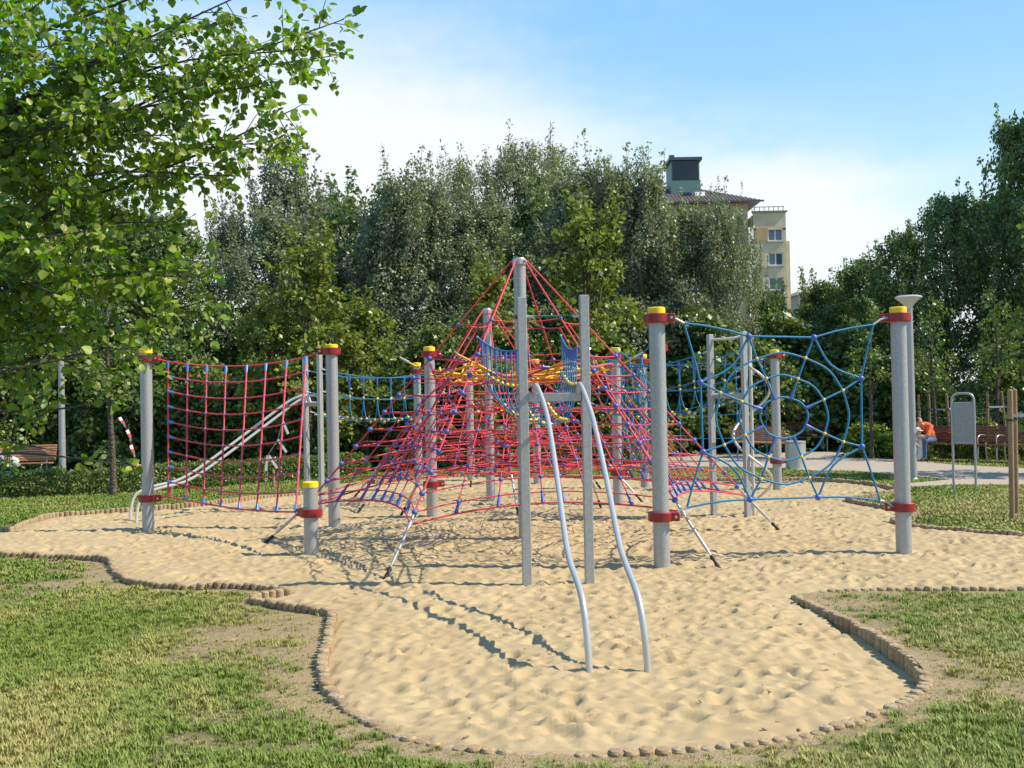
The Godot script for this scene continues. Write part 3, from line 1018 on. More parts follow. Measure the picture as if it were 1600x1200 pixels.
func make_playground() -> void:
	ball_big = SphereMesh.new()
	ball_small = SphereMesh.new()
	ball_tiny = SphereMesh.new()
	for q in [[ball_big, 0.036], [ball_small, 0.027], [ball_tiny, 0.021]]:
		q[0].radius = q[1]
		q[0].height = q[1] * 2.0
		q[0].radial_segments = 12
		q[0].rings = 6
	var pA := Vector3(4.43, 0, -11.7)
	var pB := Vector3(1.58, 0, -11.08)
	var pC := Vector3(-5.45, 0, -15.26)
	var pD := Vector3(-2.67, 0, -15.19)
	var pE := Vector3(-1.32, 0, -16.44)
	var pF := Vector3(1.83, 0, -18.04)
	var pF2 := Vector3(2.7, 0, -21.14)
	var pG := Vector3(5.2, 0, -20.24)
	var pH := Vector3(2.2, 0, -15.3)
	var pS := Vector3(-2.49, 0, -12.54)
	steel_pole(pA, 2.8, [[2.68, 2.93], [0.52, 2.93]], "tall grey pole at the free end of the blue spider web, before the bowl lamp")
	steel_pole(pB, 2.8, [[2.68, -0.2], [0.54, -0.2]], "tall grey pole between blue spider web and pyramid corner, tie rod at its foot")
	steel_pole(pC, 2.7, [[2.55, 0.0], [0.47, 0.0]], "grey pole at the outer end of the red square-mesh net")
	steel_pole(pD, 2.7, [[2.6, 3.1]], "grey pole where the red square-mesh net ends, beside the short pole's frame")
	steel_pole(pE, 2.7, [[2.58, 0.2], [0.5, 0.2]], "grey pole with red clamps at the back left corner of the front pyramid")
	steel_pole(pF, 2.7, [[2.55, 1.4], [0.5, 0.3]], "grey pole carrying the far side of the edge-on blue web")
	steel_pole(pF2, 2.7, [[2.55, 0.2], [0.5, 0.2]], "grey pole behind the right sling bridge, at the blue square-mesh net")
	steel_pole(pG, 2.7, [[2.58, 0.2], [0.5, 0.2]], "grey pole seen through the spider web, beside the round litter bin")
	steel_pole(pH, 2.7, [[2.55, 1.4], [0.55, 1.4]], "grey pole hidden behind the spider web's near pole")
	steel_pole(Vector3(-2.16, 0, -23.3), 2.7, [[2.5, 0.2]], "grey pole farthest back by the hedge, behind the left sling bridge")
	steel_pole(Vector3(-1.0, 0, -24.0), 2.7, [[0.8, 0.2]], "grey pole by the hedge, seen between the ropes of the pyramid")
	steel_pole(Vector3(0.52, 0, -22.7), 2.7, [[2.55, 0.2]], "grey pole seen through the front frame, behind both pyramids")
	steel_pole(pS, 0.88, [[0.5, 2.6]], "short waist-high grey pole with yellow cap and one red clamp")

	# the taller rope pyramid and the one behind it
	var mast := Vector3(0.13, 0, -13.52)
	var an := [Vector3(-1.14, 0.5, -11.11), Vector3(1.86, 0.55, -11.39), Vector3(3.12, 0.47, -13.85), Vector3(1.27, 0.5, -16.84), Vector3(-1.48, 0.62, -16.14), Vector3(-2.72, 0.5, -13.4)]
	var ti := [Vector3(-1.36, 0, -10.72), Vector3(2.17, 0, -11.01), Vector3(3.56, 0, -13.89), Vector3(1.45, 0, -17.36), Vector3(-1.84, 0, -16.71), Vector3(-3.31, 0, -13.6)]
	pyramid("tall red rope climbing pyramid with steel mast and blue connectors", mast, 3.7, an, ti, [0.26, 0.4, 0.48, 0.55, 0.62, 0.69, 0.76, 0.83, 0.9, 0.96], true)
	var mast2 := Vector3(-0.44, 0, -19.2)
	var an2 := []
	var ti2 := []
	for k in 6:
		var a := TAU * k / 6.0 + 0.35
		an2.append(mast2 + Vector3(cos(a) * 2.4, 0.5, sin(a) * 2.4))
		ti2.append(mast2 + Vector3(cos(a) * 2.85, 0.0, sin(a) * 2.85))
	pyramid("smaller red rope climbing pyramid standing behind the tall one", mast2, 3.54, an2, ti2, [0.3, 0.45, 0.58, 0.7, 0.82, 0.91], false)
	yellow_nest(mast, 2.17, 1.2)

	# front frame with two sliding rails
	var t := thing("sliding_frame", "galvanised goal-shaped frame with two curved sliding rails running into the sand", "climbing frame", Vector3(0.42, 0, -10.18))
	square_post(t, "post", Vector3(-0.31, 0, 0), 2.85, 0.12)
	square_post(t, "post", Vector3(0.31, 0, 0), 2.86, 0.12)
	part(t, "crossbar", MB.new().box(Vector3(0, 1.85, 0), Vector3(0.53, 0.085, 0.06), Basis(), 0.005).mesh(), M.galv)
	rope(t, PackedVector3Array([Vector3(-0.27, 2.655, 0), Vector3(0.27, 2.66, 0)]), 0.011, M.green_rope, "green_rope")
	for s in [-1.0, 1.0]:
		sleeve(t, Vector3(s * 0.265, 2.655, 0), Vector3(s * 0.19, 2.655, 0), M.ferrule, 0.02, "ferrule")
		part(t, "bolt", MB.new().lathe([Vector2(0.022, 0), Vector2(0.022, 0.02), Vector2(0, 0.025)], 10, Transform3D(Basis(Vector3.FORWARD, s * PI / 2), Vector3(s * 0.355, 2.655, 0))).mesh(), M.clamp)
		var xo: float = -0.19 if s < 0 else 0.24
		var pts := [Vector3(xo, 1.82, -0.03), Vector3(xo - 0.002, 1.92, 0.03)]
		pts.append_array([Vector3(-0.182, 1.971, 0.130), Vector3(-0.118, 1.783, 0.380), Vector3(-0.084, 1.588, 0.680), Vector3(-0.049, 1.143, 1.430), Vector3(-0.027, 0.718, 2.280), Vector3(-0.013, 0.612, 2.680), Vector3(0.018, 0.526, 2.980), Vector3(0.035, 0.427, 3.160), Vector3(0.051, 0.228, 3.240), Vector3(0.060, 0.001, 3.280), Vector3(0.062, -0.106, 3.280)] if s < 0 else [Vector3(0.246, 1.975, 0.130), Vector3(0.299, 1.798, 0.380), Vector3(0.332, 1.609, 0.680), Vector3(0.371, 1.135, 1.430), Vector3(0.382, 0.710, 2.280), Vector3(0.385, 0.617, 2.680), Vector3(0.404, 0.531, 2.980), Vector3(0.420, 0.433, 3.160), Vector3(0.440, 0.233, 3.240), Vector3(0.454, 0.001, 3.260), Vector3(0.456, -0.107, 3.260)])
		part(t, "sliding_rail", MB.new().tube(smooth_path(pts, 4), 0.0235, 12).mesh(), M.tube)

	# left frame, its rails run down to the outer pole
	t = thing("sliding_frame", "narrow galvanised frame seen from the side, its two rails slanting down behind the red net", "climbing frame", Vector3(-3.5, 0, -18.05))
	square_post(t, "post", Vector3(-0.2, 0, -0.3), 2.66, 1.0)
	square_post(t, "post", Vector3(0.16, 0, 0.25), 2.69, 1.0)
	part(t, "crossbar", MB.new().tube(PackedVector3Array([Vector3(-0.2, 1.82, -0.3), Vector3(0.16, 1.82, 0.25)]), 0.045, 4).mesh(), M.galv)
	for s in [-1.0, 1.0]:
		var pts := []
		for q in [[0.02, 1.86, 0.0], [-0.02, 1.95, 0.0], [-0.12, 1.97, 0.02], [-0.35, 1.87, 0.07], [-0.7, 1.6, 0.2], [-1.7, 0.8, 0.75], [-2.05, 0.58, 0.95], [-2.4, 0.5, 1.15], [-2.62, 0.4, 1.27], [-2.7, 0.2, 1.32], [-2.72, -0.1, 1.34]]:
			pts.append(Vector3(q[0] + s * 0.12, q[1], q[2] + s * 0.19))
		part(t, "sliding_rail", MB.new().tube(smooth_path(pts, 5), 0.0235, 10).mesh(), M.whitetube)

	# right frame with a helical climbing tube
	t = thing("spiral_frame", "galvanised frame with a white corkscrew climbing tube behind the spider web", "climbing frame", Vector3(3.26, 0, -15.53))
	square_post(t, "post", Vector3(-0.22, 0, -0.12), 2.76, 0.5)
	square_post(t, "post", Vector3(0.24, 0, 0.12), 2.78, 0.5)
	part(t, "crossbar", MB.new().tube(PackedVector3Array([Vector3(-0.2, 1.82, -0.11), Vector3(0.22, 1.82, 0.11)]), 0.045, 4).mesh(), M.galv)
	var axis := Vector3(0.39, 0, -0.12)
	part(t, "top_bar", MB.new().tube(smooth_path([Vector3(-0.2, 2.68, -0.11), Vector3(0.1, 2.69, 0.02), Vector3(0.3, 2.73, 0.0), axis + Vector3(0.03, 2.7, 0.06), axis + Vector3(0, 2.62, 0)], 5), 0.02, 8).mesh(), M.whitetube)
	part(t, "centre_tube", MB.new().tube(PackedVector3Array([axis + Vector3(0, -0.3, 0), axis + Vector3(0, 2.66, 0)]), 0.026, 12).mesh(), M.whitetube)
	var hp := PackedVector3Array()
	for k in 73:
		var f := k / 72.0
		var a := 2.32 - f * TAU * 1.68
		var r := 0.28 * smoothstep(0.0, 0.09, f) * smoothstep(1.0, 0.91, f)
		hp.append(axis + Vector3(cos(a) * r, 2.36 - f * 2.32, sin(a) * r))
	part(t, "spiral_tube", MB.new().tube(hp, 0.02, 8).mesh(), M.whitetube)

	spider_web("large blue rope spider web with yellow beads stretched between two tall poles", pB, pA)
	spider_web("blue rope spider web seen almost edge-on beside the pyramid", pH, pF)

	# red square-mesh net from the outer pole to the short pole
	var tops := []
	var bots := []
	var hx := [0.0, 0.14, 0.28, 0.42, 0.57, 0.71, 0.86, 1.0]
	for k in 8:
		var f: float = hx[k]
		tops.append(Vector3(lerpf(-5.12, -3.05, f), 2.5 - 0.1 * 4.0 * f * (1.0 - f) + 0.02 * f, lerpf(-15.26, -15.2, f)))
		var g := f
		bots.append(Vector3(lerpf(-5.13, -2.72, g), 0.49 - 0.075 * 4.0 * g * (1.0 - g), lerpf(-15.2, -12.75, pow(g, 1.25))))
	var net := grid_net("square_mesh_net", "red rope net of square meshes with bright blue connectors, twisted towards the short pole", tops, bots, 9, M.red, M.net_connector, 0.0135, 0.1)
	var o: Vector3 = net.position
	for q in [[tops[0], pC + Vector3(0.12, 2.55, 0)], [bots[0], pC + Vector3(0.12, 0.47, 0)], [tops[7], pD + Vector3(-0.12, 2.6, 0)], [bots[7], pS + Vector3(-0.12, 0.5, -0.04)]]:
		rope(net, PackedVector3Array([q[0] - o, q[1].lerp(q[0], 0.4) - o]), 0.012, M.red, "end_rope")
		rope(net, PackedVector3Array([q[1].lerp(q[0], 0.42) - o, q[1] - o]), 0.014, M.ferrule, "shackle")

	# blue square-mesh net at the back right
	tops = []
	bots = []
	for k in 5:
		var f := k / 4.0
		var p := pF2.lerp(pG, 0.07 + 0.86 * f)
		tops.append(p + Vector3(0, 2.5 - 0.3 * f * (1.0 - f), 0))
		bots.append(p + Vector3(0, 0.5, 0.0))
	grid_net("square_mesh_net", "loose blue rope net of wide meshes between two poles behind the spiral frame", tops, bots, 4, M.blue, M.connector, 0.009, 0.08)

	# sling bridges
	sling_bridge("blue sling bridge leading from the goal-shaped frame into the tall pyramid, seen end-on", [Vector3(0.17, 2.36, -10.25), Vector3(0.67, 2.36, -10.25)], [Vector3(-0.42, 2.62, -12.75), Vector3(0.62, 2.62, -12.75)], 0.74, 0.1)
	sling_bridge("blue sling bridge between the left frame and the smaller pyramid", [Vector3(-3.68, 2.42, -18.3), Vector3(-3.3, 2.42, -17.8)], [Vector3(-1.25, 2.42, -19.1), Vector3(-1.0, 2.4, -18.5)], 0.74, 0.16)
	sling_bridge("blue sling bridge sagging between the spiral frame and the pyramids", [Vector3(3.0, 2.5, -15.7), Vector3(3.45, 2.5, -15.45)], [Vector3(1.0, 2.5, -17.0), Vector3(1.35, 2.5, -16.5)], 0.76, 0.2)

# ------------------------------------------------------------------ trees

var kinds := {}

func rand_dir() -> Vector3:
	var z := rng.randf_range(-1.0, 1.0)
	var a := rng.randf() * TAU
	var r := sqrt(1.0 - z * z)
	return Vector3(r * cos(a), z, r * sin(a))

# p: H height, base where the crown begins, R radius, clumps, per leaves in each, cr clump radius, tall stretch, leaf [l, w], a/b colours, form
func make_kind(name_: String, p: Dictionary) -> void:
	var trunk := MB.new()
	var br: Color = p.get("bark", Color(0.14, 0.11, 0.08))
	trunk.paint(br)
	var H: float = p.H
	var r0: float = p.get("trunk", 0.16)
	var lean := Vector3(rng.randf_range(-0.3, 0.3), 0, rng.randf_range(-0.3, 0.3))
	var axis := func(f: float) -> Vector3: return Vector3(0, H * f, 0) + lean * f * f * H * 0.12 + Vector3(sin(f * 9.0), 0, cos(f * 7.0)) * 0.06 * f
	var pts := PackedVector3Array()
	var rad := []
	for k in 11:
		var f := k / 10.0 * 0.93
		pts.append(axis.call(f) - Vector3(0, 0.15 if k == 0 else 0.0, 0))
		rad.append(r0 * (1.25 if k == 0 else 1.0) * pow(1.0 - f, 0.8) + 0.012)
	trunk.tube(pts, rad, 8, false)
	var leaves := MB.new()
	var base: float = p.base
	var lobes := []
	for k in 5:
		lobes.append(rng.randf() * TAU)
	var clump := func(ce: Vector3, out: Vector3, cr: float, per: int, tall: float) -> void:
		var tone := rng.randf_range(0.8, 1.2)
		for q in per:
			var d := rand_dir() * pow(rng.randf(), 0.5) * cr
			d.y *= tall
			if p.form == "willow":
				d.y -= 0.35 * (d.x * d.x + d.z * d.z)
			var nn := (rand_dir() + Vector3(0, 0.55, 0) + out * 0.35).normalized()
			var dir := rand_dir() + Vector3(0, p.get("droop", -0.3), 0) + out * 0.4
			dir = (dir - nn * dir.dot(nn)).normalized()
			var s := rng.randf_range(0.55, 1.4)
			var col: Color = p.a.lerp(p.b, rng.randf()) * (tone * rng.randf_range(0.85, 1.15))
			col.a = 1.0
			leaves.leaf(ce + d, dir, nn, p.leaf[0] * s, p.leaf[1] * s, col)
	for k in int(p.clumps):
		var t := pow(rng.randf(), p.get("weight", 0.9))
		var prof := 0.0
		match p.form:
			"round": prof = pow(sin(PI * clampf(0.1 + 0.88 * t, 0, 1)), 0.55)
			"spire": prof = pow(1.0 - t, 0.6) * (0.55 + 0.45 * smoothstep(0.0, 0.2, t))
			"tufted": prof = pow(sin(PI * clampf(0.15 + 0.8 * t, 0, 1)), 0.6)
			"willow": prof = pow(sin(PI * clampf(0.16 + 0.78 * t, 0, 1)), 0.5)
			"bush": prof = pow(1.0 - t * t, 0.5)
			_: prof = 0.8
		var a := rng.randf() * TAU
		var lump := 0.8 + 0.2 * sin(a * 3.0 + lobes[0] + t * 5.0) + 0.14 * sin(a * 5.0 + lobes[1] - t * 9.0)
		var rr: float = p.R * prof * lump * pow(rng.randf(), 0.38)
		var f := (base + (H - base) * t) / H
		var ax: Vector3 = axis.call(f)
		var ce := ax + Vector3(cos(a) * rr, rng.randf_range(-0.2, 0.2), sin(a) * rr)
		if k % 3 == 0:
			var from: Vector3 = axis.call(maxf(0.08, f - 0.06 - 0.12 * rr / p.R))
			trunk.tube(PackedVector3Array([from, from.lerp(ce, 0.5) + Vector3(0, 0.12, 0), ce]), [r0 * 0.22 * (1.1 - f) + 0.012, 0.018, 0.007], 4, false)
		var out := Vector3(ce.x - ax.x, 0.25, ce.z - ax.z).normalized()
		clump.call(ce, out, p.cr * rng.randf_range(0.7, 1.3) * (1.0 - 0.35 * t), int(p.per), p.get("tall", 0.75))
	for k in int(p.get("shoots", 0)):
		var a := rng.randf() * TAU
		var rr: float = p.R * rng.randf_range(0.05, 0.85)
		var y0: float = base + (H - base) * (0.93 - 0.42 * pow(rr / p.R, 2.0)) - 0.5
		var root := Vector3(cos(a) * rr, y0, sin(a) * rr) + lean * 0.1 * H
		var tip := root + Vector3(cos(a) * 0.35, rng.randf_range(1.0, 2.6) * minf(1.0, H / 9.0), sin(a) * 0.35)
		trunk.tube(PackedVector3Array([root - Vector3(cos(a) * rr * 0.4, 1.0, sin(a) * rr * 0.4), root, tip]), [0.03, 0.02, 0.006], 4, false)
		for q in 6:
			var f := q / 5.0
			clump.call(root.lerp(tip, f) + rand_dir() * 0.08, Vector3.UP, lerpf(0.42, 0.15, f), int(lerpf(60.0, 16.0, f)), 1.5)
	kinds[name_] = {"trunk": trunk.mesh(), "crown": leaves.mesh(), "H": H, "R": p.R}

func plant(kind: String, called: String, label: String, category: String, x: float, z: float, h: float, w := 1.0, group := "") -> void:
	var k: Dictionary = kinds[kind]
	var t := thing(called, label, category, Vector3(x, -0.04, z), rng.randf() * TAU, group)
	var s: float = h / k.H
	t.scale = Vector3(s * w, s, s * w)
	part(t, "trunk" if category == "tree" else "stem", k.trunk, M.bark)
	part(t, "crown" if category == "tree" else "foliage", k.crown, M.leaf)

func make_trees() -> void:
	make_kind("poplar", {"H": 10.0, "base": 1.0, "R": 2.6, "clumps": 215, "per": 100, "cr": 0.55, "tall": 1.15, "leaf": [0.115, 0.085], "a": Color(0.15, 0.185, 0.1), "b": Color(0.3, 0.33, 0.225), "form": "tufted", "shoots": 24, "trunk": 0.15, "bark": Color(0.3, 0.28, 0.22), "weight": 0.95})
	make_kind("poplar_b", {"H": 9.6, "base": 1.4, "R": 2.4, "clumps": 125, "per": 80, "cr": 0.5, "tall": 1.5, "leaf": [0.115, 0.085], "a": Color(0.15, 0.185, 0.11), "b": Color(0.3, 0.33, 0.235), "form": "tufted", "shoots": 26, "trunk": 0.14, "bark": Color(0.3, 0.28, 0.22), "weight": 0.85})
	make_kind("willow", {"H": 11.0, "base": 1.2, "R": 2.9, "clumps": 260, "per": 105, "cr": 0.65, "tall": 1.2, "droop": -1.0, "leaf": [0.16, 0.05], "a": Color(0.19, 0.235, 0.12), "b": Color(0.31, 0.345, 0.21), "form": "willow", "trunk": 0.2, "shoots": 14})
	make_kind("aspen", {"H": 9.5, "base": 0.8, "R": 3.3, "clumps": 255, "per": 110, "cr": 0.6, "tall": 1.0, "leaf": [0.115, 0.085], "a": Color(0.175, 0.21, 0.11), "b": Color(0.32, 0.345, 0.22), "form": "tufted", "shoots": 26, "trunk": 0.18, "bark": Color(0.26, 0.24, 0.19)})
	make_kind("broad", {"H": 9.0, "base": 0.8, "R": 3.2, "clumps": 250, "per": 85, "cr": 0.75, "tall": 0.7, "leaf": [0.16, 0.11], "a": Color(0.105, 0.175, 0.05), "b": Color(0.2, 0.27, 0.09), "form": "round", "trunk": 0.2, "shoots": 12})
	make_kind("oak", {"H": 12.0, "base": 1.0, "R": 3.9, "clumps": 270, "per": 95, "cr": 0.8, "tall": 0.85, "leaf": [0.17, 0.13], "a": Color(0.105, 0.175, 0.05), "b": Color(0.2, 0.27, 0.09), "form": "round", "shoots": 12, "trunk": 0.26, "bark": Color(0.06, 0.05, 0.04)})
	make_kind("maple", {"H": 5.6, "base": 0.9, "R": 1.5, "clumps": 75, "per": 55, "cr": 0.4, "tall": 0.7, "leaf": [0.13, 0.1], "a": Color(0.15, 0.2, 0.035), "b": Color(0.26, 0.29, 0.06), "form": "tufted", "trunk": 0.07, "bark": Color(0.2, 0.15, 0.1), "shoots": 5})
	make_kind("young", {"H": 5.0, "base": 2.0, "R": 0.9, "clumps": 34, "per": 26, "cr": 0.38, "tall": 0.8, "leaf": [0.11, 0.09], "a": Color(0.117, 0.182, 0.039), "b": Color(0.195, 0.260, 0.065), "form": "round", "trunk": 0.065, "bark": Color(0.17, 0.13, 0.1)})
	make_kind("bush", {"H": 3.0, "base": 0.15, "R": 1.7, "clumps": 130, "per": 70, "cr": 0.5, "tall": 0.8, "leaf": [0.13, 0.09], "a": Color(0.12, 0.18, 0.045), "b": Color(0.23, 0.29, 0.1), "form": "bush", "trunk": 0.06})
	make_kind("bush_dark", {"H": 3.2, "base": 0.15, "R": 1.7, "clumps": 120, "per": 70, "cr": 0.55, "tall": 0.8, "leaf": [0.15, 0.11], "a": Color(0.09, 0.145, 0.038), "b": Color(0.18, 0.24, 0.075), "form": "bush", "trunk": 0.06})
	make_kind("low_shrub", {"H": 0.6, "base": 0.05, "R": 0.55, "clumps": 44, "per": 40, "cr": 0.2, "tall": 0.8, "leaf": [0.07, 0.045], "a": Color(0.121, 0.187, 0.022), "b": Color(0.242, 0.297, 0.044), "form": "bush", "trunk": 0.02})

	# tree belt: kind, x, z, height, width
	var far := "tree belt behind the playground"
	for q in [
		["poplar_b", -8.4, -37, 10.5, 0.8, "tallest loose poplar with sky between its tufts, above the red square-mesh net"],
		["poplar_b", -9.9, -36, 8.3, 0.8, "loose poplar beside the overhanging leaves, sky gap at its shoulder"],
		["poplar_b", -6.9, -38, 8.9, 0.85, "thin-topped poplar behind the yellow-green maples"],
		["poplar", -7.6, -33, 7.8, 1.2, "low wide grey-green poplar directly behind the red square-mesh net"],
		["broad", -7.2, -42, 10.0, 1.05, "flat-topped yellow-green tree far behind the poplars"],
		["broad", -4.6, -39, 8.6, 1, "round mid-green tree between the two groups of poplars"],
		["poplar", -3.3, -33, 8.9, 0.95, "tall poplar with pale trunk and pointed shoots left of the pyramid's mast"],
		["poplar_b", -2.4, -33.6, 8.8, 0.6, "slim poplar whose shoots lean away from the pale-trunked poplar"],
		["poplar_b", -4.4, -33.4, 7.9, 0.75, "slim shorter poplar above the left sling bridge"],
		["willow", -1.5, -40, 11.3, 0.85, "silvery willow dome just behind the pale-trunked poplar"],
		["willow", 0.4, -40, 11.9, 0.8, "highest silvery willow, straight above the pyramid's mast"],
		["willow", 1.6, -41, 12, 0.75, "silvery willow leaning out beside the highest willow"],
		["poplar", -0.9, -34, 8.2, 1.1, "low wide poplar filling the gap behind the pyramid masts"],
		["aspen", 3.6, -35, 9.6, 0.85, "broad grey-green aspen, highest of those before the apartment block"],
		["poplar", 2.4, -35.5, 9.3, 0.9, "grey-green poplar at the shoulder of the broad aspen"],
		["aspen", 6, -34.5, 8.0, 0.85, "rounded aspen hiding the apartment block's main wall"],
		["poplar_b", 6.9, -34, 7.8, 0.65, "slim tufted poplar rising before the brown roof"],
		["aspen", 7.75, -35.5, 8.0, 0.45, "low aspen at the foot of the cream wing"],
		["poplar", 4.7, -34.5, 9.2, 0.9, "dense poplar between the two aspens"],
		["broad", -13.5, -31, 8.4, 1, "dense tree behind the pale bench, half hidden by near leaves"],
		["broad", -16.5, -30, 9.2, 1, "dense tree standing past the pushchair's bench"],
		["broad", -10.8, -31.5, 7.5, 0.95, "dense tree behind the leaf-hidden lamp post"],
		["broad", -19.5, -31, 10, 1, "dense tree beyond the end of the long hedge"],
		["poplar", -13, -35.5, 8.2, 1.2, "poplar crown showing above the dense trees by the pale bench"],
		["broad", -23, -30, 10, 1.1, "dense tree at the outer end of the belt"],
		["broad", 1.2, -37.5, 8.9, 0.85, "dark green tree below the leaning willow"],
		["broad", -5.6, -35, 8.2, 0.9, "green tree behind the low maple by the left frame"],
		["broad", 9.4, -37, 5.4, 0.8, "low green tree touching the cream wing's lowest window"],
		["broad", 11.2, -37, 5.7, 0.9, "low green tree before the pale flat-roofed building"],
		["broad", 13.4, -38, 5.6, 0.9, "low green tree where the dark trees begin"],
		["oak", 12.7, -33, 6.9, 0.7, "small dark tree at the edge of the dark group, tufted against the sky"],
		["oak", 14.4, -34, 8.2, 0.7, "middle-sized dark tree above the man's bench"],
		["oak", 16.9, -33, 10.6, 0.62, "large dark tree above the notice board"],
		["oak", 20.6, -33, 14.0, 0.75, "huge blackish tree, highest of the dark group"],
		["oak", 17.6, -36.5, 8.6, 0.85, "dark tree filling behind the highest blackish tree"],
		["oak", 23, -33, 15, 1, "huge dark tree beyond the highest blackish tree"],
		["oak", 12, -35.5, 6.4, 0.8, "low dark tree behind the bowl lamp"]]:
		plant(q[0], {"poplar": "poplar_tree", "poplar_b": "poplar_tree", "willow": "willow_tree", "aspen": "aspen_tree", "broad": "broadleaf_tree", "oak": "dark_tree"}[q[0]], q[5], "tree", q[1], q[2], q[3], q[4], far)
	for q in [["oak", 26.5, -33.5, 16.0, 0.9, "huge tree outside the view whose shade falls on the dark group"], ["oak", 30.5, -31.8, 15.0, 0.9, "huge tree outside the view, added to shade the dark group from its outer end"]]:  # two unseen trees, added to cast shade over the dark group
		plant("oak", "dark_tree", q[5], "tree", q[1], q[2], q[3], q[4], far)
	for q in [[-5.4, -27.2, 5.9, 1.0, "yellow-green young maple with a thin straight trunk behind the left frame"], [-6.6, -28.2, 4.6, 1.1, "yellow-green bushy young maple behind the red square-mesh net"], [-4.0, -28.0, 4.4, 1.1, "yellow-green low maple between the left frame and the pyramid"], [-0.5, -27.6, 5.2, 0.95, "yellow-green maple directly behind the masts of the pyramids"], [2.3, -29.5, 7.0, 0.95, "light green upright maple behind the front frame's right post"]]:
		plant("maple", "maple_tree", q[4], "tree", q[0], q[1], q[2], q[3])
	for k in 20:
		var x := -21.0 + k * 1.72
		plant("bush" if k % 3 else "bush_dark", "undergrowth_shrub", "leafy undergrowth shrub filling the foot of the tree belt", "shrub", x, -29.6 + sin(k * 2.3) * 0.7 - (4.5 if x > 3.8 else 0.0), rng.randf_range(2.6, 3.9), 1.0, "undergrowth shrubs under the trees")
	for k in 12:
		plant("bush_dark", "undergrowth_shrub", "tall shrub standing deep inside the tree belt", "shrub", -20.0 + k * 2.9, -33.5 + sin(k * 1.7), rng.randf_range(3.6, 4.8), 1.1, "shrubs deep inside the tree belt")
	for q in [[9.3, -35.2, 3.6], [11.4, -34.6, 3.8], [12.8, -31.2, 2.6], [14.6, -29.0, 3.4], [16.2, -27.0, 3.0], [17.6, -25.5, 3.4], [19.0, -24.0, 3.2]]:
		plant("bush", "path_shrub", "bright leafy shrub behind the benches along the gravel path", "shrub", q[0], q[1], q[2], 0.9, "shrubs behind the benches")
	for k in 11:
		var f := k / 10.0
		plant("low_shrub", "low_shrub", "low bright yellow-green shrub in the bed at the path's edge", "shrub", lerpf(9.75, 11.0, f) + (0.25 if k % 2 else 0.0), lerpf(-28.9, -27.6, f) - (0.5 if k % 2 else 0.0), rng.randf_range(0.5, 0.75), 1.1, "low shrubs beside the man's bench")
	for k in 9:
		plant("low_shrub", "low_shrub", "low bright shrub growing behind the row of dark red benches", "shrub", 11.9 + k * 0.55, -27.6 + k * 0.62, rng.randf_range(0.5, 0.8), 1.1, "low shrubs behind the bench row")
	plant("young", "young_tree", "young tree with a bare slender trunk standing before the trimmed hedge", "tree", -8.37, -21.4, 4.6, 1.0)
	for q in [[9.75, -27.9, 4.4, "young tree with slender grey trunk beside the spider web's outer pole"], [11.55, -28.0, 4.3, "young tree tied between stakes behind the seated man"], [12.75, -27.0, 4.4, "young tree tied between stakes behind the notice board"]]:
		plant("young", "young_tree", q[3], "tree", q[0], q[1], q[2], 0.85)
	plant("maple", "birch_like_tree", "yellowish young tree whose branches hang in beside the dark trees", "tree", 11.9, -22.0, 5.4, 0.95)

func make_hedge() -> void:
	var lines := [
		[[Vector3(-14.5, 0, -21.2), Vector3(-10.6, 0, -21.7), Vector3(-8.5, 0, -22.2), Vector3(-7.1, 0, -23.2), Vector3(-4.9, 0, -25.2), Vector3(-3.9, 0, -26.3)], 0.52, "long trimmed hedge curving between the lawn and the slatted bench"],
		[[Vector3(-3.4, 0, -27.2), Vector3(-1.2, 0, -27.7), Vector3(1.4, 0, -27.8), Vector3(3.4, 0, -27.6)], 0.55, "short trimmed hedge behind the rope pyramids"]]
	for q in lines:
		var path := smooth_path(q[0], 10)
		var mb := MB.new()
		var core := MB.new()
		core.paint(Color(0.09, 0.075, 0.05))
		var t := thing("trimmed_hedge", q[2], "hedge", q[0][0])
		var o: Vector3 = q[0][0]
		for k in path.size() - 1:
			var a := path[k] - o
			var b := path[k + 1] - o
			var l := a.distance_to(b)
			var side := (b - a).cross(Vector3.UP).normalized()
			for e in int(l * 2300):
				var p := a.lerp(b, rng.randf())
				var w := rng.randf_range(-1.0, 1.0)
				var y := rng.randf()
				match rng.randi() % 5:
					0, 1:
						y = 1.0 + rng.randf_range(-0.06, 0.05)
					2, 3:
						w = signf(w) * rng.randf_range(0.85, 1.1)
				p += side * w * 0.34 + Vector3(0, -0.05 + y * (q[1] + N2.get_noise_2d(p.x * 2.0, p.z * 2.0) * 0.12), 0)
				var nn := (rand_dir() + Vector3(0, 0.5, 0) + side * w * 0.5).normalized()
				var dir := rand_dir()
				dir = (dir - nn * dir.dot(nn)).normalized()
				mb.leaf(p, dir, nn, rng.randf_range(0.05, 0.085), rng.randf_range(0.035, 0.055), Color(0.09, 0.15, 0.035).lerp(Color(0.19, 0.25, 0.07), rng.randf()))
			if true:
				var p := a.lerp(b, rng.randf()) + side * rng.randf_range(-0.15, 0.15)
				core.tube(PackedVector3Array([p - Vector3(0, 0.1, 0), p + Vector3(rng.randf_range(-0.1, 0.1), q[1] * 0.6, rng.randf_range(-0.1, 0.1))]), 0.01, 4, false)
		part(t, "foliage", mb.mesh(), M.leaf)
		part(t, "stems", core.mesh(), M.bark)

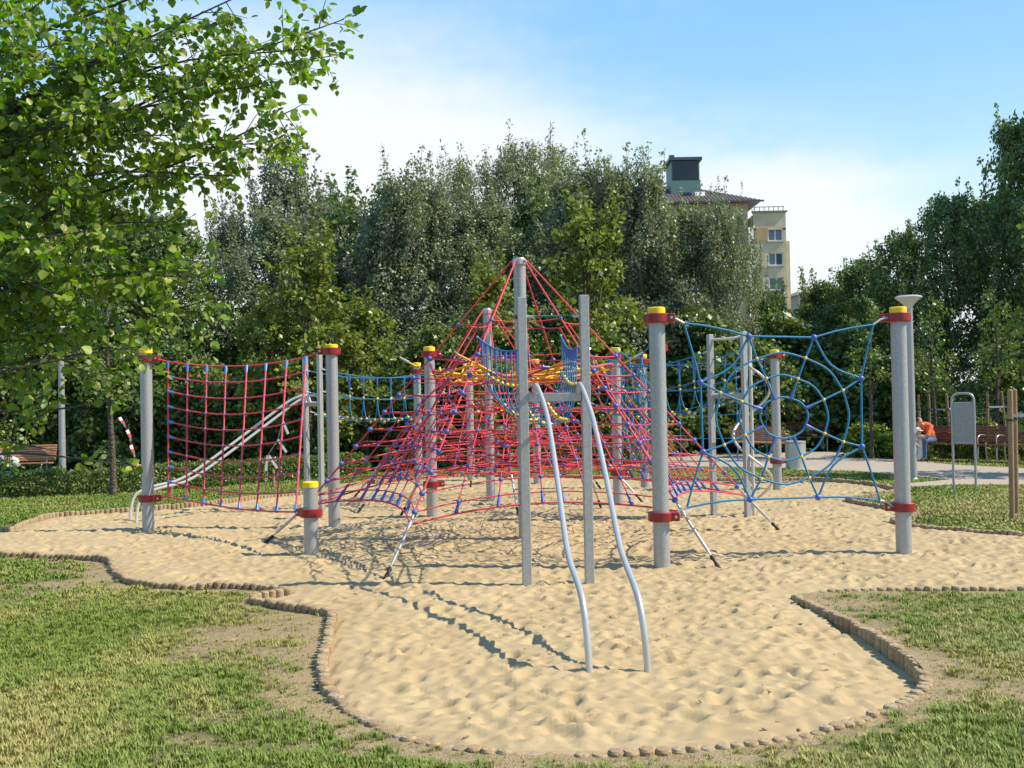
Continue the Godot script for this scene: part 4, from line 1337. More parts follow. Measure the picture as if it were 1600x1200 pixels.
func make_near_tree() -> void:
	var foot := Vector3(-5.9, -0.05, -8.6)
	var t := thing("overhanging_tree", "tree with round bright green leaves reaching over the lawn, its trunk outside the view", "tree", foot)
	var wood := MB.new()
	wood.paint(Color(0.16, 0.13, 0.1))
	var lv := MB.new()
	var big := []
	var tr := [Vector3(0, -0.2, 0), Vector3(0.05, 1.2, 0.03), Vector3(-0.03, 2.6, 0.0), Vector3(0.1, 4.2, 0.05), Vector3(0.0, 6.0, 0.0), Vector3(0.1, 7.6, 0)]
	wood.tube(smooth_path(tr, 4), [0.2, 0.19, 0.185, 0.18, 0.175, 0.17, 0.165, 0.16, 0.155, 0.15, 0.145, 0.14, 0.13, 0.12, 0.11, 0.1, 0.09, 0.075, 0.06, 0.045, 0.03], 12)
	# [tip in the world, height where it leaves the trunk, leafiness]
	var tips := [
		[-1.2, 4.7, -7.6, 3.3, 1.0], [-1.38, 4.42, -7.4, 3.2, 1.0], [-1.35, 4.6, -8.1, 3.3, 1.0], [-1.6, 4.75, -7.0, 3.2, 1.0],
		[-1.5, 3.92, -7.2, 2.8, 1.0], [-1.72, 3.86, -7.8, 2.8, 1.0], [-1.78, 4.2, -7.5, 3.0, 1.0], [-2.0, 3.5, -7.4, 2.6, 1.0], [-2.25, 3.7, -7.0, 2.7, 1.0],
		[-2.1, 4.05, -7.0, 2.9, 1.0], [-2.45, 3.2, -7.5, 2.4, 1.0], [-2.1, 2.72, -7.0, 2.1, 0.9], [-2.2, 2.6, -7.4, 2.0, 0.9], [-2.5, 2.85, -7.2, 2.1, 1.0],
		[-2.5, 2.25, -6.9, 1.9, 0.5], [-2.7, 1.9, -7.1, 1.7, 0.16], [-2.8, 2.2, -6.8, 1.9, 0.2], [-3.0, 2.6, -6.8, 2.2, 0.5], [-2.75, 3.0, -6.7, 2.3, 1.0],
		[-3.0, 3.4, -6.9, 2.5, 1.0], [-2.6, 3.9, -6.8, 2.8, 1.0], [-2.4, 4.35, -6.9, 3.0, 1.0], [-2.9, 4.2, -6.6, 3.0, 1.0], [-3.3, 3.8, -6.5, 2.8, 1.0],
		[-3.2, 2.9, -6.5, 2.2, 0.75], [-2.2, 4.7, -7.7, 3.4, 1.0], [-3.1, 4.7, -7.0, 3.4, 1.0], [-2.0, 5.1, -7.4, 3.6, 1.0], [-2.9, 5.3, -7.8, 3.8, 1.0],
		[-3.4, 2.7, -7.6, 2.4, 0.3], [-3.3, 3.3, -8.4, 2.5, 0.6], [-2.9, 3.9, -8.8, 2.9, 1.0], [-3.0, 3.0, -9.0, 2.4, 0.5],
		[-2.7, 1.42, -7.3, 1.3, 0.16], [-3.1, 1.55, -7.0, 1.25, 0.12], [-3.3, 1.95, -7.2, 1.5, 0.12],
		[-7.6, 4.5, -6.4, 3.0, 1.0], [-8.6, 4.2, -8.8, 2.8, 1.0], [-7.9, 5.4, -10.4, 3.8, 1.0], [-5.6, 4.6, -11.2, 3.2, 1.0], [-5.2, 4.9, -6.0, 3.2, 1.0], [-4.2, 6.6, -8.2, 4.8, 1.0], [-5.9, 7.9, -8.8, 5.8, 1.0], [-7.2, 6.8, -8.0, 5.0, 1.0], [-4.9, 6.2, -9.8, 4.6, 1.0]]
	for q in tips:
		var tip := Vector3(q[0], q[1], q[2]) - foot
		var start := Vector3(0, q[3] + 0.1, 0)
		var mid := start.lerp(tip, 0.5) + Vector3(0, 0.2, 0) + rand_dir() * 0.26
		var line := smooth_path([start, start.lerp(mid, 0.5) + rand_dir() * 0.14, mid, mid.lerp(tip, 0.5) + rand_dir() * 0.14 + Vector3(0, 0.05, 0), tip], 5)
		var rad := []
		for k in line.size():
			rad.append(lerpf(0.032, 0.004, pow(float(k) / (line.size() - 1), 0.7)))
		wood.tube(line, rad, 6, false)
		var total := start.distance_to(tip)
		var step := 0.068 / maxf(q[4], 0.05)
		var along := total * 0.28
		while along < total:
			var f := along / total
			var fi := f * (line.size() - 1)
			var p := line[int(fi)].lerp(line[mini(int(fi) + 1, line.size() - 1)], fi - int(fi))
			var fwd := (tip - start).normalized()
			var td := (fwd * rng.randf_range(0.1, 0.9) + rand_dir() + Vector3(0, -0.12, 0)).normalized()
			var tl := lerpf(0.6, 0.3, f) * rng.randf_range(0.6, 1.2)
			if along + step >= total:
				td = fwd
				tl = 0.14
			var e := p + td * tl - Vector3(0, 0.1 * tl, 0)
			wood.tube(PackedVector3Array([p, p.lerp(e, 0.5) + Vector3(0, 0.02, 0), e]), [0.0045, 0.0035, 0.002], 3, false)
			var nl := maxi(3, int(tl / lerpf(0.034, 0.024, f)))
			for k in nl + 1:
				var lp := p.lerp(e, 0.15 + 0.85 * float(k) / nl)
				var ld := (rand_dir() + td * 0.5 + Vector3(0, -0.55, 0)).normalized()
				var nn := (rand_dir() * 0.9 + Vector3(0.25, 0.6, 0.25)).normalized()
				ld = (ld - nn * ld.dot(nn)).normalized()
				var s := rng.randf_range(0.042, 0.08)
				var col := Color(0.13, 0.22, 0.035).lerp(Color(0.38, 0.44, 0.06), pow(rng.randf(), 1.2)) * rng.randf_range(0.8, 1.1)
				col.a = 1.0
				var st := lp + ld * 0.03
				if tip.x > 1.5 and rng.randf() < 0.04 and big.size() < 300:
					big.append([st, ld, nn, s * 1.12, col])
				else:
					lv.round_leaf(st, ld, nn, s, s * rng.randf_range(0.85, 1.0), col)
			along += step * rng.randf_range(0.7, 1.3)
	part(t, "limbs", wood.mesh(), M.bark)
	part(t, "foliage", lv.mesh(), M.leaf_near).set_meta("kind", "stuff")
	var forms := []
	for k in 4:
		var mb := MB.new()
		mb.round_leaf(Vector3(), Vector3.RIGHT, Vector3.UP, 1.0, 0.94 - 0.05 * k, Color(0.14, 0.22, 0.03).lerp(Color(0.27, 0.36, 0.05), k / 3.0))
		forms.append(mb.mesh())
	for q in big:
		var b := Basis(q[1], q[2], q[1].cross(q[2])).scaled_local(Vector3.ONE * q[3])
		part(t, "leaf", forms[rng.randi() % 4], M.leaf_near, Transform3D(b, q[0]))

# ------------------------------------------------------------------ park furniture

func bench(label: String, p: Vector3, yaw: float, wood: Array, length := 1.95, arms := true) -> Node3D:
	var t := thing("slatted_bench", label, "bench", p, yaw)
	for k in 6:
		part(t, "seat_slat", MB.new().box(Vector3(0, 0.44 - 0.008 * (5 - k) * 0.6, -0.2 + k * 0.085), Vector3(length, 0.035, 0.07), Basis(Vector3.RIGHT, -0.04), 0.006).mesh(), wood[k % 3])
	for k in 7:
		var f := k / 6.0
		part(t, "back_slat", MB.new().box(Vector3(0, 0.5 + f * 0.36, -0.27 - f * 0.12), Vector3(length, 0.05, 0.03), Basis(Vector3.RIGHT, -0.3), 0.006).mesh(), wood[(k + 1) % 3])
	for s in [-1.0, 1.0]:
		var x: float = s * (length / 2.0 - 0.22)
		part(t, "leg", MB.new().tube(smooth_path([Vector3(x, -0.04, 0.2), Vector3(x, 0.3, 0.19), Vector3(x, 0.41, 0.14), Vector3(x, 0.41, -0.2)], 4), 0.022, 8).mesh(), M.bolt)
		part(t, "leg", MB.new().tube(smooth_path([Vector3(x, -0.04, -0.3), Vector3(x, 0.38, -0.24), Vector3(x, 0.6, -0.325), Vector3(x, 0.86, -0.41)], 4), 0.022, 8).mesh(), M.bolt)
		if arms:
			part(t, "armrest", MB.new().tube(smooth_path([Vector3(x, 0.43, 0.18), Vector3(x, 0.58, 0.2), Vector3(x, 0.66, 0.12), Vector3(x, 0.67, -0.1), Vector3(x, 0.63, -0.31)], 4), 0.016, 8).mesh(), M.bolt)
	return t

func bowl_lamp(label: String, p: Vector3, h: float) -> void:
	var t := thing("street_lamp", label, "lamp post", p, 0.0, "bowl lamps in the park")
	part(t, "post", MB.new().lathe([Vector2(0.085, -0.2), Vector2(0.085, 1.0), Vector2(0.082, 1.02), Vector2(0.075, h - 0.22)], 20).mesh(), M.galv)
	part(t, "collar", MB.new().lathe([Vector2(0.1, -0.1), Vector2(0.1, 0.03), Vector2(0.086, 0.05)], 20).mesh(), M.galv)
	part(t, "lamp_bowl", MB.new().lathe([Vector2(0.075, h - 0.24), Vector2(0.085, h - 0.2), Vector2(0.13, h - 0.14), Vector2(0.22, h - 0.06), Vector2(0.27, h - 0.02), Vector2(0.275, h), Vector2(0.26, h + 0.01)], 28).mesh(), M.lamp_glass)
	part(t, "lamp_cover", MB.new().lathe([Vector2(0.26, h + 0.008), Vector2(0.2, h + 0.03), Vector2(0.0, h + 0.045)], 28).mesh(), M.galv)

func stakes(label: String, p: Vector3, offs: Array, h: float, strap: Array) -> void:
	var t := thing("tree_stakes", label, "tree stakes", p)
	for q in offs:
		part(t, "stake", MB.new().lathe([Vector2(0.036, -0.3), Vector2(0.036, h - 0.015), Vector2(0.025, h), Vector2(0, h + 0.004)], 10, Transform3D(Basis(Vector3.FORWARD, q[2]), Vector3(q[0], -0.03, q[1]))).mesh(), M.stake)
		part(t, "band", MB.new().lathe([Vector2(0.037, h * 0.76), Vector2(0.041, h * 0.76), Vector2(0.041, h * 0.76 + 0.025), Vector2(0.037, h * 0.76 + 0.025)], 10, Transform3D(Basis(Vector3.FORWARD, q[2]), Vector3(q[0], -0.03, q[1]))).mesh(), M.black)
	for s in strap:
		part(t, "strap", MB.new().box((s[0] + s[1]) / 2.0, Vector3(s[0].distance_to(s[1]), 0.045, 0.006), Basis(Vector3.UP, -atan2(s[1].z - s[0].z, s[1].x - s[0].x)), 0.0).mesh(), M.strap)

func make_furniture() -> void:
	bowl_lamp("grey lamp post with a shallow bowl head behind the spider web's outer pole", Vector3(8.31, -0.03, -21.35), 3.82)
	bowl_lamp("grey lamp post half hidden by leaves beside the slatted bench", Vector3(-11.69, -0.03, -26.56), 3.95)
	# notice board
	var t := thing("notice_board", "blank grey notice board in a rounded tubular steel frame", "sign", Vector3(8.35, -0.03, -19.0), -0.55)
	part(t, "frame", MB.new().tube(smooth_path([Vector3(-0.19, -0.2, 0), Vector3(-0.19, 1.0, 0), Vector3(-0.19, 1.66, 0), Vector3(-0.165, 1.75, 0), Vector3(-0.09, 1.79, 0), Vector3(0.09, 1.79, 0), Vector3(0.165, 1.75, 0), Vector3(0.19, 1.66, 0), Vector3(0.19, 1.0, 0), Vector3(0.19, -0.2, 0)], 5), 0.022, 10).mesh(), M.galv)
	part(t, "board", MB.new().box(Vector3(0, 1.25, 0), Vector3(0.345, 0.72, 0.012), Basis(), 0.002).mesh(), M.board)
	for y in [0.88, 1.62]:
		part(t, "rail", MB.new().box(Vector3(0, y, 0), Vector3(0.345, 0.03, 0.025), Basis(), 0.004).mesh(), M.galv)
	# bins
	t = thing("litter_bin", "wide round steel litter bin on the gravel by the brown benches", "bin", Vector3(6.85, 0.0, -24.9))
	part(t, "body", MB.new().lathe([Vector2(0.24, 0.0), Vector2(0.245, 0.66), Vector2(0.225, 0.67), Vector2(0.22, 0.62), Vector2(0.0, 0.6)], 28).mesh(), M.bin)
	part(t, "rim", MB.new().lathe([Vector2(0.246, 0.62), Vector2(0.253, 0.625), Vector2(0.253, 0.66), Vector2(0.246, 0.665)], 28).mesh(), M.galv)
	t = thing("litter_bin", "narrow tall steel litter bin between the low shrubs and the child", "bin", Vector3(10.55, 0.0, -26.6))
	part(t, "body", MB.new().lathe([Vector2(0.11, 0.0), Vector2(0.11, 0.68), Vector2(0.0, 0.69)], 20).mesh(), M.bin)
	part(t, "rim", MB.new().lathe([Vector2(0.112, 0.6), Vector2(0.12, 0.605), Vector2(0.12, 0.66), Vector2(0.112, 0.665)], 20).mesh(), M.galv)
	# benches
	var row := ["dark red slatted bench the man in orange sits on", "dark red slatted bench behind the notice board", "dark red slatted bench behind the thick stakes, next in the row", "dark red slatted bench at the far end of the row, outside the lamp's side"]
	for k in 4:
		bench(row[k], Vector3(11.35 + k * 1.29, 0.0, -26.5 + k * 1.5), -0.86, M.slat)
	bench("brown slatted bench seen from behind beside the spiral frame", Vector3(7.25, 0.0, -29.6), 2.25, M.slat_pale)
	bench("dark red slatted bench facing the playground behind the wide litter bin", Vector3(9.05, 0.0, -32.2), -0.05, M.slat)
	bench("pale orange slatted bench behind the long hedge with a pushchair before it", Vector3(-12.85, 0.0, -26.3), 0.12, M.slat_pale, 1.95, false)
	# stakes
	stakes("thick pair of pale tree stakes with a strap, close to the scalloped log edge", Vector3(7.15, 0, -14.7), [[-0.17, 0.3, 0.01], [0.2, -0.33, 0.01]], 1.86, [[Vector3(-0.17, 1.42, 0.26), Vector3(0.7, 1.5, 0.3)], [Vector3(0.2, 1.4, -0.33), Vector3(0.75, 1.5, 0.25)]])
	stakes("three slim tree stakes behind the seated man", Vector3(11.55, 0, -28.0), [[-0.5, 0.15, 0.0], [-0.05, -0.25, -0.01], [0.32, 0.2, -0.05]], 1.75, [[Vector3(-0.05, 1.3, -0.25), Vector3(0.3, 1.3, 0.2)]])
	stakes("three slim leaning tree stakes behind the notice board", Vector3(12.75, 0, -27.0), [[-0.35, 0.2, 0.02], [0.25, 0.1, 0.02], [0.38, -0.2, -0.08]], 1.8, [[Vector3(-0.33, 1.36, 0.2), Vector3(0.25, 1.36, 0.1)]])
	stakes("short leaning wooden stake on the lawn behind the red net's outer pole", Vector3(-7.0, 0, -20.8), [[0.0, 0.0, 0.25]], 0.42, [])
	stakes("short dark wooden stake on the lawn behind the left frame", Vector3(-5.3, 0, -22.6), [[0.0, 0.0, 0.0]], 0.4, [])
	# wire fence far right
	t = thing("wire_fence", "green wire mesh fence in the shade behind the stakes", "fence", Vector3(14.5, 0, -28.2), 0.35)
	for k in 4:
		part(t, "post", MB.new().lathe([Vector2(0.025, -0.2), Vector2(0.025, 1.35), Vector2(0, 1.36)], 8, at(Vector3(-2.4 + k * 1.8, 0, 0))).mesh(), M.wire)
	for k in 12:
		part(t, "wire", MB.new().tube(PackedVector3Array([Vector3(-2.4, 0.08 + k * 0.11, 0), Vector3(3.0, 0.08 + k * 0.11, 0)]), 0.005, 4).mesh(), M.wire)
	for k in 36:
		part(t, "wire", MB.new().tube(PackedVector3Array([Vector3(-2.35 + k * 0.15, 0.05, 0.006), Vector3(-2.35 + k * 0.15, 1.3, 0.006)]), 0.004, 4).mesh(), M.wire)
	# barrier tape
	t = thing("barrier_tape", "torn red and white barrier tape hanging from a branch", "tape", Vector3(-8.0, 0, -20.9))
	var tp := [Vector3(-0.02, 1.62, 0), Vector3(0.06, 1.5, 0.01), Vector3(0.13, 1.36, 0), Vector3(0.2, 1.22, 0.02), Vector3(0.2, 1.05, 0), Vector3(0.26, 0.9, 0.01), Vector3(0.3, 0.72, 0), Vector3(0.36, 0.55, 0)]
	for k in tp.size() - 1:
		for h in 2:
			var a: Vector3 = tp[k].lerp(tp[k + 1], h * 0.5)
			var b: Vector3 = tp[k].lerp(tp[k + 1], h * 0.5 + 0.5)
			var mb := MB.new()
			var d := Vector3(0.022, 0.01, 0.016 if k % 2 else -0.016)
			mb.face([a - d, a + d, b + d, b - d], Vector3(0, 0, 1))
			mb.face([a - d - Vector3(0, 0, 0.002), a + d - Vector3(0, 0, 0.002), b + d - Vector3(0, 0, 0.002), b - d - Vector3(0, 0, 0.002)], Vector3(0, 0, -1))
			part(t, "stripe", mb.mesh(), M.tape_red if h else M.tape_white)
	t = thing("barrier_tape", "white scraps of barrier tape tied near the left frame", "tape", Vector3(-4.4, 0, -19.6))
	for q in [[0.0, 1.5, 0.1, 1.25], [-0.1, 1.15, 0.06, 0.9], [-0.28, 0.85, -0.12, 0.6], [-0.3, 0.85, -0.34, 0.55]]:
		part(t, "scrap", MB.new().box(Vector3((q[0] + q[2]) / 2.0, (q[1] + q[3]) / 2.0, 0), Vector3(0.045, Vector2(q[0] - q[2], q[1] - q[3]).length(), 0.003), Basis(Vector3.BACK, atan2(q[2] - q[0], q[1] - q[3])), 0.0).mesh(), M.tape_white)
	part(t, "string", MB.new().tube(PackedVector3Array([Vector3(0.12, 1.95, 0), Vector3(0, 1.5, 0), Vector3(-0.1, 1.15, 0), Vector3(-0.3, 0.85, 0), Vector3(-0.33, 0.0, 0)]), 0.004, 4).mesh(), M.strap)
	# litter
	var lit := MB.new()
	lit.box(Vector3(-1.93, -0.005, -5.2), Vector3(0.04, 0.012, 0.025), Basis(Vector3.UP, 0.5), 0.003)
	single("paper_scrap", "small white scrap of paper lying on the dry lawn", "litter", lit.mesh(), M.tape_white)
	lit = MB.new()
	lit.box(Vector3(0.11, -0.005, -5.16), Vector3(0.035, 0.015, 0.02), Basis(Vector3.UP, -0.3), 0.003)
	single("paper_scrap", "tiny white scrap of paper beside the log palisade", "litter", lit.mesh(), M.tape_white)
	var bits := MB.new()
	for k in 170:
		var p := Vector3(rng.randf_range(-4.0, 4.5), 0, -5.6 - pow(rng.randf(), 1.4) * 9.0)
		if in_sand(p.x, p.z) and edge_dist(p.x, p.z) > 0.1:
			p.y = sand_y(p.x, p.z) + 0.004
			bits.box(p, Vector3(rng.randf_range(0.012, 0.05), 0.008, rng.randf_range(0.006, 0.014)), Basis.from_euler(Vector3(rng.randf_range(-0.3, 0.3), rng.randf() * TAU, rng.randf_range(-0.3, 0.3))), 0.002)
	var bo := single("leaf_litter", "dark bits of bark and twig strewn over the sand", "litter", bits.mesh(), M.stake)
	bo.set_meta("kind", "stuff")
	# pushchair before the left bench
	t = thing("pushchair", "grey and black pushchair with a white cloth before the pale bench", "pushchair", Vector3(-12.55, 0, -25.3), 0.3)
	for s in [-0.2, 0.2]:
		part(t, "frame_tube", MB.new().tube(smooth_path([Vector3(-0.5, 0.98, s), Vector3(-0.3, 0.92, s), Vector3(0.05, 0.5, s), Vector3(0.38, 0.1, s)], 5), 0.013, 8).mesh(), M.black)
		part(t, "frame_tube", MB.new().tube(smooth_path([Vector3(-0.3, 0.1, s), Vector3(-0.05, 0.45, s), Vector3(0.05, 0.7, s)], 5), 0.013, 8).mesh(), M.black)
		for x in [-0.3, 0.38]:
			part(t, "wheel", MB.new().lathe([Vector2(0.07, -0.02), Vector2(0.095, -0.018), Vector2(0.1, 0.0), Vector2(0.095, 0.018), Vector2(0.07, 0.02), Vector2(0.0, 0.015)], 20, Transform3D(Basis(Vector3.RIGHT, PI / 2), Vector3(x, 0.1, s))).mesh(), M.black)
	part(t, "handle", MB.new().tube(PackedVector3Array([Vector3(-0.5, 0.98, -0.2), Vector3(-0.5, 0.98, 0.2)]), 0.017, 8).mesh(), M.black)
	var hull := MB.new()
	for q in [[Vector3(-0.2, 0.78, 0), Vector3(0.05, 0.42, 0), 0.13], [Vector3(0.05, 0.42, 0), Vector3(0.3, 0.44, 0), 0.1]]:
		hull.box((q[0] + q[1]) / 2.0, Vector3(q[0].distance_to(q[1]) + 0.05, q[2], 0.36), Basis(Vector3.BACK, atan2(q[1].y - q[0].y, q[1].x - q[0].x)), 0.05)
	part(t, "seat", hull.mesh(), M.cloth_grey)
	part(t, "basket", MB.new().box(Vector3(0.02, 0.24, 0), Vector3(0.42, 0.14, 0.34), Basis(), 0.04).mesh(), M.cloth_blue)
	part(t, "cloth", MB.new().box(Vector3(0.22, 0.56, 0.1), Vector3(0.22, 0.16, 0.2), Basis(Vector3.BACK, -0.5), 0.05).mesh(), M.cloth_white)

# ------------------------------------------------------------------ building

func window(parent: Node, mid: Vector3, w: float, h: float, dark := false) -> void:
	var f := MB.new()
	var e := 0.09
	f.box(mid + Vector3(0, h / 2.0 - e / 2.0, 0), Vector3(w, e, 0.12))
	f.box(mid - Vector3(0, h / 2.0 - e / 2.0, 0), Vector3(w, e, 0.12))
	for x in [-w / 2.0 + e / 2.0, 0.0, w / 2.0 - e / 2.0]:
		f.box(mid + Vector3(x, 0, 0), Vector3(e, h - 2.0 * e, 0.12))
	var o := part(parent, "window", f.mesh(), M.frame_white)
	for s in [-1.0, 1.0]:
		part(o, "pane", MB.new().box(mid + Vector3(s * w / 4.0, 0, -0.03), Vector3(w / 2.0 - e * 1.5, h - 2.0 * e, 0.02)).mesh(), M.pane_dark if dark and s > 0 else M.pane)
	part(o, "sill", MB.new().box(mid - Vector3(0, h / 2.0 + 0.06, -0.1), Vector3(w + 0.2, 0.1, 0.3)).mesh(), M.plaster_grey)

# a wall facing the camera with openings cut for its windows: columns of x edges, rows of y edges
func wall_with_holes(x0: float, x1: float, y0: float, y1: float, z: float, holes: Array) -> Mesh:
	var xs := [x0, x1]
	var ys := [y0, y1]
	for h in holes:
		for e in [h[0] - h[2] / 2.0, h[0] + h[2] / 2.0]:
			if not xs.has(e):
				xs.append(e)
		for e in [h[1] - h[3] / 2.0, h[1] + h[3] / 2.0]:
			if not ys.has(e):
				ys.append(e)
	xs.sort()
	ys.sort()
	var mb := MB.new()
	for a in xs.size() - 1:
		for b in ys.size() - 1:
			var mx: float = (xs[a] + xs[a + 1]) / 2.0
			var my: float = (ys[b] + ys[b + 1]) / 2.0
			var open := false
			for h in holes:
				if absf(mx - h[0]) < h[2] / 2.0 and absf(my - h[1]) < h[3] / 2.0:
					open = true
			if not open:
				mb.face([Vector3(xs[a], ys[b], z), Vector3(xs[a + 1], ys[b], z), Vector3(xs[a + 1], ys[b + 1], z), Vector3(xs[a], ys[b + 1], z)], Vector3.BACK)
	for h in holes:
		var l: float = h[0] - h[2] / 2.0
		var r: float = h[0] + h[2] / 2.0
		var d: float = h[1] - h[3] / 2.0
		var u: float = h[1] + h[3] / 2.0
		var zb := z - 0.3
		mb.face([Vector3(l, d, z), Vector3(l, u, z), Vector3(l, u, zb), Vector3(l, d, zb)], Vector3.RIGHT)
		mb.face([Vector3(r, d, z), Vector3(r, u, z), Vector3(r, u, zb), Vector3(r, d, zb)], Vector3.LEFT)
		mb.face([Vector3(l, u, z), Vector3(r, u, z), Vector3(r, u, zb), Vector3(l, u, zb)], Vector3.DOWN)
		mb.face([Vector3(l, d, z), Vector3(r, d, z), Vector3(r, d, zb), Vector3(l, d, zb)], Vector3.UP)
	return mb.mesh()

func make_buildings() -> void:
	var t := thing("apartment_block", "cream apartment block with brown ribbed roof and dark glazed roof tower", "building", Vector3(0, 0, 0))
	var holes := []
	for k in 6:
		holes.append([25.28, 16.86 - k * 2.33, 1.4, 1.22])
	part(t, "wing_wall", wall_with_holes(23.2, 26.3, -1.0, 17.3, -97.0, holes), M.plaster)
	part(t, "upper_wall", wall_with_holes(23.2, 26.3, 17.3, 19.0, -97.0, []), M.plaster)
	part(t, "wing_side", MB.new().box(Vector3(26.2, 9.0, -101.1), Vector3(0.2, 20.0, 8.0)).mesh(), M.plaster)
	part(t, "stair_shaft", MB.new().box(Vector3(26.55, 7.6, -100.0), Vector3(0.4, 17.4, 5.0)).mesh(), M.plaster)
	part(t, "parapet", MB.new().box(Vector3(24.8, 19.05, -97.1), Vector3(3.3, 0.14, 0.5)).mesh(), M.copper)
	part(t, "wing_roof", MB.new().box(Vector3(24.8, 18.9, -101.2), Vector3(2.6, 0.1, 7.4)).mesh(), M.plaster_grey)
	part(t, "colour_band", MB.new().box(Vector3(24.0, 16.9, -96.98), Vector3(1.1, 1.3, 0.03)).mesh(), M.plaster_warm)
	for k in 6:
		window(t, Vector3(25.28, 16.86 - k * 2.33, -97.14), 1.4, 1.22, k == 1)
	for k in 7:
		part(t, "railing_post", MB.new().box(Vector3(23.4 + k * 0.45, 19.3, -97.1), Vector3(0.05, 0.4, 0.05)).mesh(), M.darkmetal)
	part(t, "railing", MB.new().box(Vector3(24.75, 19.52, -97.1), Vector3(2.9, 0.06, 0.06)).mesh(), M.darkmetal)
	holes = []
	for r in 6:
		for k in 6:
			holes.append([4.8 + k * 3.2, 17.6 - r * 2.8, 1.5, 1.4])
	part(t, "main_wall", wall_with_holes(2.0, 23.18, -1.0, 20.3, -99.0, holes), M.plaster)
	for h in holes:
		window(t, Vector3(h[0], h[1], -99.15), h[2], h[3])
	part(t, "main_side", MB.new().box(Vector3(2.1, 9.6, -106.5), Vector3(0.2, 21.0, 14.9)).mesh(), M.plaster)
	# hipped ribbed roof
	var roof := MB.new()
	var e0 := Vector3(1.2, 20.35, -98.0)
	var e1 := Vector3(24.4, 20.35, -98.0)
	var r0 := Vector3(7.5, 23.2, -105.0)
	var r1 := Vector3(18.4, 23.2, -105.0)
	var e2 := Vector3(24.4, 20.35, -114.0)
	var e3 := Vector3(1.2, 20.35, -114.0)
	roof.face([e0, e1, r1, r0], Vector3(0, 1, 1))
	roof.face([e1, e2, r1], Vector3(1, 1, 0))
	roof.face([e0, e3, r0], Vector3(-1, 1, 0))
	roof.face([e3, e2, r1, r0], Vector3(0, 1, -1))
	roof.face([e0, e1, e2, e3], Vector3.DOWN)
	var ro := part(t, "roof", roof.mesh(), M.roof)
	for k in 66:
		var x := 1.4 + k * 0.35
		var f := 1.0
		if x > 18.4:
			f = (24.4 - x) / 6.0
		elif x < 7.5:
			f = (x - 1.2) / 6.3
		var a := Vector3(x, 20.37, -98.0)
		part(ro, "rib", MB.new().tube(PackedVector3Array([a, a + Vector3(0, 2.85, -7.0) * f]), 0.05, 4).mesh(), M.roof)
	part(ro, "gutter", MB.new().box(Vector3(12.8, 20.28, -97.9), Vector3(23.4, 0.16, 0.18)).mesh(), M.darkmetal)
	var sky := part(ro, "roof_window", MB.new().box(Vector3(18.9, 21.45, -100.55), Vector3(0.95, 0.7, 0.12), Basis(Vector3.RIGHT, -0.4)).mesh(), M.frame_white)
	sky.set_meta("label", "pale roof window")
	var sk2 := part(ro, "roof_window", MB.new().box(Vector3(17.6, 21.45, -100.55), Vector3(0.8, 0.6, 0.12), Basis(Vector3.RIGHT, -0.4)).mesh(), M.pane_dark)
	sk2.set_meta("label", "dark roof window")
	# roof tower
	part(t, "tower_base", MB.new().box(Vector3(17.7, 22.0, -103.4), Vector3(2.9, 2.2, 3.6)).mesh(), M.copper)
	var tw := part(t, "tower", MB.new().box(Vector3(17.7, 24.1, -103.4), Vector3(2.8, 2.05, 3.4)).mesh(), M.copper)
	for k in 3:
		part(tw, "pane", MB.new().box(Vector3(16.82 + k * 0.88, 24.15, -101.68), Vector3(0.84, 1.85, 0.06)).mesh(), M.pane_dark)
	part(t, "tower_roof", MB.new().box(Vector3(17.7, 25.3, -103.4), Vector3(3.3, 0.3, 4.0)).mesh(), M.darkmetal)
	part(t, "vent_pipe", MB.new().box(Vector3(16.4, 25.6, -102.0), Vector3(0.5, 0.3, 0.5)).mesh(), M.darkmetal)
	t = thing("low_building", "pale flat-roofed building behind the shrubs beside the apartment block", "building", Vector3.ZERO)
	holes = []
	for r in 3:
		for k in 5:
			holes.append([32.4 + k * 2.2, 10.3 - r * 3.0, 1.3, 1.3])
	part(t, "wall", wall_with_holes(31.0, 42.6, -1.0, 12.3, -110.0, holes), M.plaster_grey)
	for h in holes:
		window(t, Vector3(h[0], h[1], -110.15), h[2], h[3])
	part(t, "side_wall", MB.new().box(Vector3(31.1, 5.6, -115.2), Vector3(0.2, 13.3, 10.0)).mesh(), M.plaster_grey)
	part(t, "roof", MB.new().box(Vector3(36.8, 12.45, -115.0), Vector3(12.2, 0.28, 11.0)).mesh(), M.frame_white)

# ------------------------------------------------------------------ people

